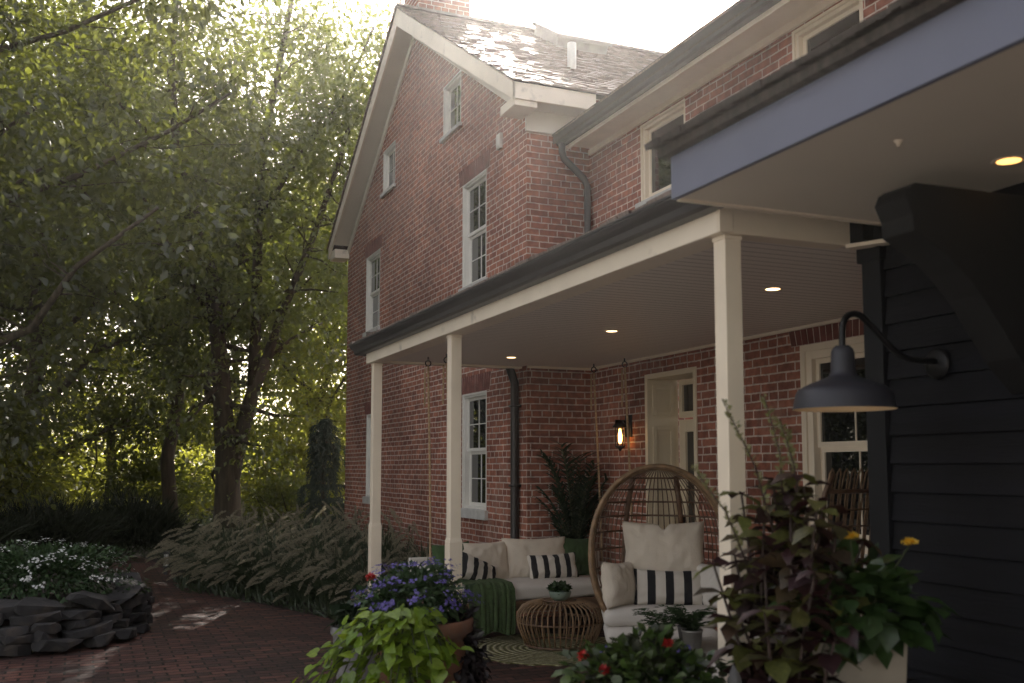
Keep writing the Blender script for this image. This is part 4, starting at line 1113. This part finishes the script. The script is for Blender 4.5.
# far wood
r = np.random.default_rng(99)
cs = np.array([(r.uniform(-30,22), r.uniform(44,52), abs(r.normal(0,1))*2.8+.2) for _ in range(620)]+[(r.uniform(-16,9), r.uniform(36,42), abs(r.normal(0,1))*1.2+.3) for _ in range(420)])
p, d, up, L = crown_leaves(r, cs, 60, (1.0,1.0,.8), .3)
tag(leaves("distant_wood", p, d, up, L, L*.6, 'simple', M['lf_sun']), "hazy green wood far beyond the garden", "wood", kind="stuff")

# weeping conifer by the house corner
wc = thing("weeping_conifer", "narrow blue-green weeping conifer with drooping tiers at the house's far corner", "conifer", (4.05,18.55,0))
mb = MB(); mb.tube([(0,0,0),(.02,0,.7),(-.03,.02,1.4),(.03,0,2.0),(-.02,0,2.35),(.08,0,2.5)], [.06,.055,.045,.035,.02,.008], 8); mb.build("trunk", M['bark'], wc, smooth=True)
rr = random.Random(4); P_=[]; D_=[]
for k in range(150):
    z0 = rr.choice((2.42,2.3,2.15,1.95,1.75,1.5,1.35,1.2,.95,.8,.6)); a = rr.random()*6.283
    w = {2.42:.10,2.3:.22,2.15:.30,1.95:.32,1.75:.26,1.5:.20,1.35:.34,1.2:.42,.95:.45,.8:.40,.6:.34}[z0]*rr.uniform(.6,1.1); ln = rr.uniform(.35,.65)
    for s in range(26):
        t = s/26; rad = w*min(1, t*2.2)
        P_ += [(rad*math.cos(a)+rr.gauss(0,.02), rad*math.sin(a)+rr.gauss(0,.02), max(.05, z0+.12*math.sin(min(1,t*2)*1.57)-ln*t*t*1.25)) for _ in range(3)]
        D_ += [(math.cos(a)*.5+rr.gauss(0,.5), math.sin(a)*.5+rr.gauss(0,.5), -1+rr.gauss(0,.3)) for _ in range(3)]
P_=np.array(P_); D_=np.array(D_); leaves("foliage", P_, D_, rdir(rng,len(P_)), rng.uniform(.06,.12,len(P_)), .016, 'blade', M['lf_conifer'], wc)

# ------------------------------------------------------------------ fountain grass
def grass_clump(root, seed, h=.85, nb=330, npl=30):
    r = np.random.default_rng(seed)
    def arcs(n, h0, h1, lean, reach):
        a = r.random(n)*6.283; rad = r.random(n)**.5*.16
        base = np.stack([np.cos(a)*rad, np.sin(a)*rad, np.zeros(n)], 1)
        out = np.stack([np.cos(a), np.sin(a), np.zeros(n)], 1)*reach*r.uniform(.3,1,(n,1)) + np.array(lean)*r.uniform(.4,1.3,(n,1))
        H = r.uniform(h0, h1, (n,1)); o2 = np.linalg.norm(out,axis=1,keepdims=True); H = H*np.clip(1.25-.75*o2/(reach+.3),.45,1.2)
        return base, out, H
    b, o, H = arcs(nb, h*.55, h*1.15, (-.22,.03,0), .42)
    K = 6; V = []; 
    side = unit(np.cross(o, np.array([0,0,1.0])) + r.normal(scale=.2, size=o.shape))
    for k in range(K):
        t = k/(K-1); c = b + o*(t**1.7) + np.array([0,0,1.0])*H*(1.55*t-.85*t*t)*1.0
        w = .006*(1-t)+.001
        V += [c-side*w, c+side*w]
    V = np.stack(V, 1); F = np.array([(2*k,2*k+1,2*k+3,2*k+2) for k in range(K-1)])
    np_mesh("blades", V.reshape(-1,3), (F[None]+(np.arange(nb)*2*K)[:,None,None]).reshape(-1,4), M['grass'], root)
    b, o, H = arcs(npl, h*.45, h*1.35, (-.30,.0,0), .36)
    pos=[]; dr=[]; ln=[]
    mb = MB()
    for i in range(npl):
        pt = lambda t: b[i]+o[i]*(t**1.7)+np.array([0,0,1.0])*H[i]*(1.55*t-.80*t*t)
        mb.tube([pt(t) for t in (0,.3,.6,.85,1.0)], [.003,.0028,.0025,.002,.002], 4, cap=False)
        a0, a1 = pt(.93), pt(1.06); ax = pt(1.08)-pt(.93); L = r.uniform(.17,.25); ax = ax/np.linalg.norm(ax)
        for q in range(150):
            t = r.random(); cpos = a0+ax*L*t+np.array([0,0,-.07*t*t])
            rd = r.normal(size=3); rd -= ax*(rd@ax); rd /= np.linalg.norm(rd)
            pos.append(cpos); dr.append(rd*.6+ax*.8); ln.append(.036*math.sin(math.pi*min(1,.12+.86*t))**.6+.006)
    mb.build("stalks", M['grass'], root, smooth=True)
    pos=np.array(pos); leaves("plumes", pos, np.array(dr), rdir(r,len(pos)), np.array(ln), .0055, 'simple', M['plume'], root)
glb = "buff-plumed fountain grass clump leaning towards the brick path in the bed along the gable wall"
gg = "fountain grass clumps along the gable wall"
protos = []
spots = []
rr = random.Random(12)
front = [(2.45,10.05),(2.05,11.5),(1.55,12.6),(1.15,13.5),(1.15,14.6),(1.6,15.8),(2.2,17.2)]
for i in range(len(front)-1):
    for s in (0, .5):
        fx = front[i][0]*(1-s)+front[i+1][0]*s; fy = front[i][1]*(1-s)+front[i+1][1]*s
        x = fx+.56+rr.uniform(-.08,.08)
        while x < 3.95:
            spots.append((x, fy+rr.uniform(-.15,.15))); x += rr.uniform(.50,.66)
protos = []
for i, (x, y) in enumerate(spots):
    hs = rr.uniform(.88,1.12)*(.86 if y < 11.2 else 1.0)
    if i < 4:
        t = tag(thing("fountain_grass", glb, "ornamental grass", (x,y,0), 0, gg), kind="thing"); grass_clump(t, 200+i); t.scale = (hs,hs,hs); protos.append(t)
    else: dup(protos[rr.randrange(4)], (x,y,0), rr.uniform(-.6,.6), None, None, hs)
r = np.random.default_rng(5); n = 9000
px_ = r.uniform(.9,4.2,n); py_ = r.uniform(9.9,18,n)
lim = np.interp(py_, [p[1] for p in front], [p[0] for p in front])-.02
ok = px_ > lim; p = np.stack([px_[ok], py_[ok], np.zeros(ok.sum())], 1)
dd = r.normal(scale=.6, size=p.shape)+np.array([-.2,0,1.0])
tag(leaves("ground_cover", p, dd, rdir(r,len(p)), r.uniform(.06,.2,len(p)), .02, 'blade', M['grass']), "low dark green growth at the foot of the plumed grass", "ground cover", kind="stuff")
# grass and litter at the back of the garden
r = np.random.default_rng(6); n = 26000
p = np.stack([r.uniform(-9,9,n), r.uniform(13.5,34,n), np.zeros(n)-.02], 1); lx = np.interp(p[:,1],[13.5,16,19],[1.45,1.4,.95]); keep = ~((p[:,0]>-.7)&(p[:,0]<lx)&(p[:,1]<19.4)); keep &= ~((p[:,0]>3.9)&(p[:,1]<18)); p = p[keep]
tag(leaves("rough_grass", p, r.normal(scale=.7,size=p.shape)+np.array([0,0,1.0]), rdir(r,len(p)), r.uniform(.08,.25,len(p)), .022, 'blade', M['grass']), "rough grass under the trees behind the garden", "grass", kind="stuff")

# ------------------------------------------------------------------ dry stone planter with white flowers
sw = thing("stone_planter", "low dry-stacked slate stone planter wall at the left edge of the patio", "stone wall", (-.2, 9.6, 0))
path = [(-2.6,9.75),(-1.7,9.55),(-.9,9.40),(-.25,9.32),(.22,9.62),(.52,10.25),(.60,10.95),(.45,11.6)]
cum = [0]
for a, b in zip(path, path[1:]): cum.append(cum[-1]+math.dist(a, b))
def on_path(s):
    s = max(0, min(cum[-1]-1e-6, s)); i = max(k for k in range(len(path)-1) if cum[k] <= s); t = (s-cum[i])/(cum[i+1]-cum[i])
    a, b = path[i], path[i+1]; return Vector((a[0]+(b[0]-a[0])*t, a[1]+(b[1]-a[1])*t, 0)), math.atan2(b[1]-a[1], b[0]-a[0])
def rock(l, d, h, seed):
    """angular slab: the convex hull of scattered points"""
    r = random.Random(seed); bm = bmesh.new()
    for k in range(34):
        x, y, zz = r.uniform(-1,1), r.uniform(-1,1), r.uniform(-1,1)
        m_ = max(abs(x)**3, 1e-6)+max(abs(y)**3, 1e-6); 
        q = (m_**(1/3.0)); x, y = x/q*r.uniform(.86,1), y/q*r.uniform(.86,1)
        zz = math.copysign(abs(zz)**.35, zz)*r.uniform(.78,1.0)
        bm.verts.new((x*l/2, y*d/2, zz*h/2 + x*h*.06*r.uniform(-1,1)))
    res = bmesh.ops.convex_hull(bm, input=bm.verts)
    bmesh.ops.delete(bm, geom=[v for v in bm.verts if not v.link_faces], context='VERTS')
    bmesh.ops.subdivide_edges(bm, edges=bm.edges[:], cuts=2, use_grid_fill=True)
    for v in bm.verts:
        nn = mnoise.noise(v.co*14+Vector((seed,0,0)))
        v.co += v.co.normalized()*nn*.010
    bm.verts.index_update()
    mb = MB(); mb.v = [tuple(v.co) for v in bm.verts]; mb.f = [tuple(v.index for v in f.verts) for f in bm.faces]; bm.free(); return mb
rr = random.Random(3); z = 0.0; k = 0
for course in range(5):
    s = rr.uniform(-.1,.1); h = rr.uniform(.075,.10)
    while s < cum[-1] and k < 96:
        l = rr.uniform(.24,.52) if course < 4 else rr.uniform(.38,.62)
        p, a = on_path(s+l/2)
        d = rr.uniform(.24,.34); hh = h*rr.uniform(.95,1.35) if course < 4 else rr.uniform(.07,.13)
        off = Vector((-math.sin(a), math.cos(a), 0))*(course*.025+rr.uniform(-.05,.04)+.05)
        o = rock(l*.97, d, hh*.98, rr.uniform(0,50)).build("stone", M['stone'], sw, smooth=False, bevel=.006)
        o.location = p+off+Vector((0,0,z+hh/2+.01))-Vector((-.2,9.6,0)); tl = 7 if course < 4 else 16
        o.rotation_euler = (R(rr.uniform(-tl,tl)*.6+(6 if course==4 else 0)), R(rr.uniform(-tl,tl)), a+R(rr.uniform(-14,14)))
        s += l*rr.uniform(.95,1.05); k += 1
    z += h*.9
mb = MB(); mb.add([(p_[0]+.0,p_[1]+.12,.36) for p_ in path]+[(.2,13.2,.30),(-2.6,13.0,.30)], [tuple(range(len(path)+2))])
mb.build("planting_soil", M['soil'], sw, off=(-.2,9.6,0))
def flower_bush(loc, rad, n, nf, Ln, leaf_m, flo_m, lb, seed, name="flowering_plant", fsize=.028, per=9, group=None, cat="flowers", wr=.5, spread=.035, fz=.1, tpl='simple'):
    t = thing(name, lb, cat, loc, 0, group); r = np.random.default_rng(seed)
    bush("foliage", n, (0,0,rad[2]*.5), rad, Ln, Ln*wr, tpl, leaf_m, t, seed, .2, .35, -.5)
    p, d = bush_pts(r, nf, (0,0,rad[2]*.5), rad, .97, fz); p += d*.02
    c = np.repeat(p, per, axis=0)+r.normal(scale=spread, size=(nf*per,3))*np.array([1,1,.4]); dd = np.repeat(d, per, axis=0)
    nrm = unit(dd+np.array([0,0,.6])+r.normal(scale=.3,size=dd.shape)); tang = np.cross(nrm, rdir(r,len(nrm)))
    leaves("flowers", c, tang, nrm, fsize*r.uniform(.7,1.2,len(c)), fsize, 'petal5', flo_m, t)
    return t
flower_bush((-.35,10.25,.34), (.78,.42,.34), 5200, 60, .055, M['lf_fern'], M['fl_white'], "mound of small white flowers in the stone planter, nearest the path", 301, fsize=.016, group="white flowers in the stone planter")
flower_bush((-1.35,10.35,.32), (.70,.45,.30), 4200, 50, .055, M['lf_fern'], M['fl_white'], "mound of small white flowers in the stone planter, cut by the picture's left edge", 302, fsize=.016, group="white flowers in the stone planter")
# path light
bl = thing("path_light", "small bronze path light with a clear lantern head beside the brick path", "path light", (1.10,15.6,0))
mb = MB(); mb.lathe([(.03,0),(.03,.10),(.05,.11),(.05,.125)], 14); mb.lathe([(.052,.30),(.06,.305),(.03,.33),(.001,.335)], 14); 
for a in range(3): mb.tube([(.042*math.cos(a*2.1),.042*math.sin(a*2.1),.12),(.042*math.cos(a*2.1),.042*math.sin(a*2.1),.305)], .005, 5)
mb.build("stake", M['gutter'], bl)
mb = MB(); mb.lathe([(.034,.125),(.034,.30)], 14); mb.build("lens", M['sash'], bl, smooth=True)

# ------------------------------------------------------------------ planters in front
def pot(loc, prof, m, lb, name="plant_pot", cat="pot", soil_r=None, soil_z=None):
    t = thing(name, lb, cat, loc)
    mb = MB(); mb.lathe(prof, 40); mb.build("vessel", m, t, smooth=True)
    if soil_r:
        mb = MB(); mb.lathe([(.0005,soil_z+.01),(soil_r,soil_z)], 30); mb.build("soil", M['soil'], t, smooth=True)
    return t
# terracotta urn with violet flowers, lime vine, dark trailing plant
UX, UY = 1.72, 5.36
pot((UX,UY,0), [(.0005,0),(.16,0),(.17,.03),(.15,.06),(.20,.25),(.245,.48),(.25,.62),(.255,.64),(.285,.66),(.29,.72),(.275,.73),(.25,.72),(.245,.66)], M['terracotta'], "big terracotta urn behind the lime green vine, left of the porch", "terracotta_urn", "urn", .248, .68)
flower_bush((UX-.03,UY,.72), (.30,.26,.19), 2600, 125, .05, M['lf_fern'], M['fl_purple'], "mass of violet-blue flowers on top of the terracotta urn", 303, fsize=.013, per=5, spread=.018, fz=-.05)
vt = thing("sweet_potato_vine", "bright lime green heart-leaved vine spilling over the front of the terracotta urn", "vine", (UX-.17,UY-.2,.70))
r = np.random.default_rng(41); pos=[]; dr=[]; upv=[]; mb = MB()
for k in range(46):
    a = r.uniform(-3.6,-.5); reach = r.uniform(.16,.50); drop = r.uniform(.0,.64); c0 = np.array([r.normal(0,.07), r.normal(0,.05), .0])
    out = np.array([math.cos(a), math.sin(a)*.8, 0])
    if out[0] > .2: reach *= .6
    f = lambda t: c0+out*reach*t**.8+np.array([0,0,.12*math.sin(min(1,t*1.6)*3.14)*(1-t*.5)-drop*t**1.8])
    mb.tube([f(t) for t in (0,.25,.5,.75,1)], .004, 5)
    for j in range(13):
        t = .2+.8*j/12; q = f(t); sd = np.array([-out[1], out[0], 0])*(1 if j%2 else -1)
        pos.append(q+r.normal(scale=.02,size=3)); dr.append(out*.7+sd*.7+np.array([0,0,-.35])+r.normal(scale=.3,size=3)); upv.append(np.array([0,0,.9])+out*.7+r.normal(scale=.25,size=3))
mb.build("stems", M['stem'], vt, smooth=True)
pos=np.array(pos); s_=r.uniform(.045,.092,len(pos)); leaves("foliage", pos, np.array(dr), np.array(upv), s_, s_*.92, 'heart', M['lf_lime'], vt)
dk = thing("trailing_plant", "near-black trailing foliage with tiny pale flowers hanging from the right of the urn", "trailing plant", (UX+.20,UY-.02,.62))
bush("foliage", 2600, (0,0,-.20), (.16,.18,.36), .06, .03, 'oval', M['lf_black'], dk, 42, .7, .3, -2)
bush("flowers", 40, (0,0,-.32), (.17,.19,.26), .016, .016, 'petal5', M['plume'], dk, 43, .2, .9, -2)
# grey pot with a red geranium behind
pot((1.60,6.15,0), [(.0005,0),(.12,0),(.15,.2),(.18,.45),(.185,.52),(.20,.54),(.20,.58),(.185,.585),(.17,.54)], M['greypot'], "grey stone pot half hidden behind the lime green vine", "stone_pot", "pot", .172, .54)
ge = thing("geranium", "single red geranium bloom beside the far porch post", "geranium", (1.60,6.15,.54))
bush("foliage", 420, (0,0,.08), (.17,.16,.10), .06, .065, 'heart', M['lf_palm'], ge, 44, .2, .4, -.2)
stems("stalk", (.02,-.05,.05), [(0.02,-.09,.34)], .004, M['stem'], ge)
bush("bloom", 60, (0.02,-.09,.345), (.027,.027,.022), .017, .016, 'petal5', M['fl_red'], ge, 45, .0, .6, -2)
# green seedheads / grass arcs beside the urn: palm in the porch corner
pm = thing("potted_palm", "dark leafy palm in the shaded brick corner behind the daybed", "palm", (4.66,9.36,0))
mb = MB(); mb.lathe([(.0005,0),(.13,0),(.15,.3),(.16,.33),(.15,.34),(.13,.3)], 24); mb.build("pot", M['black_metal'], pm, smooth=True)
r = np.random.default_rng(51); mb = MB(); pos=[]; dr=[]
for k in range(38):
    a = r.uniform(0,6.283); H = r.uniform(.8,1.7); rc_ = r.uniform(.12,.5)
    f = lambda t: np.array([max(-.42,min(.30,math.cos(a)*rc_*t**1.6*(.9))), max(-.36,min(.25,math.sin(a)*rc_*t**1.6)), .3+H*(1.3*t-.42*t*t)])
    mb.tube([f(t) for t in (0,.25,.5,.75,1)], [.008,.007,.005,.004,.002], 5)
    for j in range(26):
        t = .35+.65*j/25; q = f(t); tn = f(min(1,t+.05))-f(t-.05); sd = np.cross(tn,[0,0,1.0]); sd /= max(1e-6,np.linalg.norm(sd)); sg = 1 if j%2 else -1
        pos.append(q); dr.append(sd*sg*.8+tn/np.linalg.norm(tn)*.8+np.array([0,0,-.25]))
mb.build("fronds", M['stem'], pm, smooth=True)
pos=np.array(pos); leaves("leaflets", pos, np.array(dr), rdir(r,len(pos))*.3+np.array([0,0,1.0]), r.uniform(.14,.26,len(pos)), .024, 'blade', M['lf_palm'], pm)
# little ferns in pots on the concrete table
def fernpot(loc, m, lb, seed, rp=.055, hp=.10, fr=.15):
    t = thing("potted_fern", lb, "potted plant", loc, 0, "small potted ferns on the concrete table")
    mb = MB(); mb.lathe([(.0005,0),(rp*.8,0),(rp,hp),(rp*1.06,hp),(rp*1.06,hp+.012),(rp*.9,hp+.01),(rp*.88,hp-.01)], 24); mb.build("pot", m, t, smooth=True)
    r = np.random.default_rng(seed); pos=[]; dr=[]
    for k in range(34):
        a = r.random()*6.283; rc_ = r.uniform(.4,1)*fr; H = r.uniform(.06,.17)
        for j in range(18):
            q = j/17; pos.append((math.cos(a)*rc_*q, math.sin(a)*rc_*q, hp+H*(1.9*q-1.2*q*q))); sg = 1 if j%2 else -1
            dr.append((math.cos(a+sg*.9), math.sin(a+sg*.9), .15))
    leaves("fronds", np.array(pos), np.array(dr), rdir(r,len(pos))*.4+np.array([0,0,1.0]), r.uniform(.03,.055,len(pos)), .014, 'simple', M['lf_fern'], t)
fernpot((3.16,5.24,.475), M['zinc'], "potted fern in a pale tin pot, left one on the concrete table", 61)
fernpot((3.33,5.14,.475), M['zinc'], "potted fern in a pale tin pot, nearest the camera on the concrete table", 62, .06, .11, .16)
fernpot((3.42,5.33,.475), M['greypot'], "bushier potted fern in a grey pot, right one on the concrete table", 63, .06, .10, .17)
# succulent bowl on the cage table
sb = thing("succulent_bowl", "pale sage bowl of succulents on the rattan coffee table", "bowl", (3.82,7.97,.404))
mb = MB(); mb.lathe([(.0005,0),(.05,0),(.085,.03),(.10,.075),(.096,.08),(.085,.07)], 28); mb.build("bowl", mat("sage_glaze", (.20,.26,.21), .4, .15, 8), sb, smooth=True)
bush("succulents", 260, (0,0,.085), (.085,.085,.04), .05, .03, 'oval', M['lf_fern'], sb, 71, -.6, .3, 0)

# geranium planter in front of the near post
GXX, GYY = 2.10, 3.60
pot((GXX,GYY,0), [(.0005,0),(.18,0),(.22,.3),(.26,.6),(.28,.62),(.28,.66),(.26,.66),(.25,.6)], M['terracotta'], "wide terracotta planter of red geraniums in front of the near porch post", "planter", "planter", .25, .62)
gm = thing("geranium", "leafy green geranium with three red blooms in the planter at bottom centre", "geranium", (GXX,GYY,.60)); gm.scale = (.92,.92,.9)
bush("foliage", 1500, (0,0,.09), (.36,.30,.21), .06, .045, 'oval', M['lf_mix'], gm, 72, .1, .35, -.5)
bush("trailing_foliage", 260, (.1,-.12,.02), (.34,.26,.22), .05, .05, 'heart', M['lf_green'], gm, 73, .5, .6, -1)
stems("stalks", (0,0,0), [(-.28,.04,.22),(-.24,-.08,.18),(.06,-.10,.27)], .004, M['stem'], gm)
for (x,y,z) in ((-.28,.04,.225),(-.24,-.08,.185),(.06,-.10,.28)): bush("bloom", 46, (x,y,z), (.021,.021,.017), .015, .014, 'petal5', M['fl_red'], gm, int(90+x*100), 0, .6, -2)
bush("small_flowers", 40, (.02,0,.10), (.3,.26,.17), .014, .014, 'petal5', M['fl_purple'], gm, 74, 0, .95, -.2)
# tall coleus with flower spikes
CXX, CYY = 2.33, 2.98
pot((CXX,CYY,0), [(.0005,0),(.18,0),(.2,.3),(.23,.6),(.25,.62),(.25,.68),(.23,.68),(.22,.62)], M['greypot'], "dark pot hidden under the tall burgundy coleus", "plant_pot", "pot", .225, .63)
cl = thing("coleus", "tall burgundy and lime coleus with pale flower spikes, in front of the near porch post", "coleus", (CXX,CYY,.63)); cl.scale = (1.05,1.05,1.16)
r = np.random.default_rng(77); pos=[]; dr=[]; upv=[]; lenl=[]; mb = MB(); sp=[]; spd=[]
for k in range(34):
    a = r.random()*6.283; rad = r.uniform(.05,.30); H = r.uniform(.35,.86)*(1-.5*(rad/.34)**2); tip = np.array([math.cos(a)*rad, math.sin(a)*rad, H]); b0 = np.array([math.cos(a)*.06, math.sin(a)*.06, 0])
    mb.tube([b0, (b0+tip)/2+r.normal(scale=.015,size=3), tip], [.008,.006,.004], 6)
    nn = int(H/.07)
    for j in range(1, nn+1):
        t = j/nn; q = b0*(1-t)+tip*t; aa = r.random()*6.283
        for w in range(4):
            an = aa+w*1.5708+r.normal(0,.2); pos.append(q); dr.append((math.cos(an), math.sin(an), r.uniform(-.5,.25))); upv.append((0,0,1)); lenl.append(r.uniform(.09,.165)*(1.15-.5*t))
spikes = [((-.08,-.04,.60),(-.29,-.06,1.00)),((.0,.0,.66),(-.09,-.02,1.02)),((.06,.0,.64),(.02,.04,.95)),((-.16,.0,.50),(-.34,.05,.80)),((.05,.05,.66),(.10,.1,.92))]
for a, b in spikes:
    a, b = np.array(a), np.array(b); mb.tube([a, a*.55+b*.45+np.array([.02,0,.02]), b], [.004,.003,.0015], 5)
    for j in range(70):
        t = .12+.86*j/69; q = a*(1-t)+b*t+np.array([.02,0,.02])*(1-abs(2*t-1)); an = r.random()*6.283
        sp.append(q); spd.append((math.cos(an), math.sin(an), .5))
mb.build("stems", M['stem_red'], cl, smooth=True)
pos=np.array(pos); lenl=np.array(lenl); leaves("foliage", pos, np.array(dr), np.array(upv)+r.normal(scale=.3,size=pos.shape), lenl, lenl*.66, 'oval', M['lf_coleus'], cl)
sp=np.array(sp); spd=np.array(spd)
for k in range(len(spikes)): leaves("flower_spike", sp[k*70:k*70+70], spd[k*70:k*70+70], rdir(r,70), r.uniform(.016,.028,70), .014, 'simple', M['fl_spike'], cl)
bk = thing("dark_foliage_plant", "near-black leafy plant spreading below the coleus", "plant", (CXX+.02,CYY-.12,.55))
bush("foliage", 900, (0,0,.0), (.42,.30,.26), .10, .05, 'oval', M['lf_black'], bk, 78, .3, .35, -2)
# cream square planter with yellow flowered plant
LX, LY = 2.53, 2.94
wp = thing("square_planter", "tall cream square planter against the charcoal wall", "planter", (LX,LY,0), R(-22))
mb = MB(); a, b = .13, .18
mb.add([(-a,-a,0),(a,-a,0),(a,a,0),(-a,a,0),(-b,-b,.97),(b,-b,.97),(b,b,.97),(-b,b,.97)],[(0,3,2,1),(0,1,5,4),(1,2,6,5),(2,3,7,6),(3,0,4,7)])
mb.add([(-b,-b,.97),(b,-b,.97),(b,b,.97),(-b,b,.97),(-b+.025,-b+.025,.97),(b-.025,-b+.025,.97),(b-.025,b-.025,.97),(-b+.025,b-.025,.97)],[(0,1,5,4),(1,2,6,5),(2,3,7,6),(3,0,4,7)])
mb.build("vessel", M['whitepot'], wp, bevel=.006)
mb = MB(); mb.box(-b+.025,b-.025,-b+.025,b-.025,.92,.94); mb.build("soil", M['soil'], wp)
lt = thing("lantana", "broad green leafy plant with two yellow flowers in the cream square planter", "lantana", (LX+.0,LY-.08,.95)); lt.scale = (1.0,1.0,.84)
bush("foliage", 330, (0,0,.10), (.26,.22,.22), .11, .07, 'oval', M['lf_green'], lt, 79, .35, .45, -.6)
stems("stems", (0,0,0), [(-.06,-.06,.42),(.17,-.10,.39),(.05,.05,.25),(-.2,.0,.2),(.1,-.1,.2)], .006, M['stem'], lt)
for (x,y,z) in ((-.06,-.06,.43),(.17,-.10,.40)): bush("flower_head", 40, (x,y,z), (.024,.024,.014), .014, .013, 'petal5', M['fl_yellow'], lt, 81, -.3, .6, -.2)

# ------------------------------------------------------------------ haze in the air
mb = MB(); mb.box(-45, 40, -20, 62, -1.2, 22)
hz, nt, out = newmat("morning_haze")
pv_ = N(nt, "ShaderNodeVolumePrincipled"); pv_.inputs["Color"].default_value = (.94,.93,.91,1); pv_.inputs["Density"].default_value = HAZE; pv_.inputs["Anisotropy"].default_value = .88
nt.links.new(pv_.outputs[0], out.inputs["Volume"])
hzo = mb.build("haze", hz); tag(hzo, "thin morning haze with sunlight in it", "haze", kind="stuff")
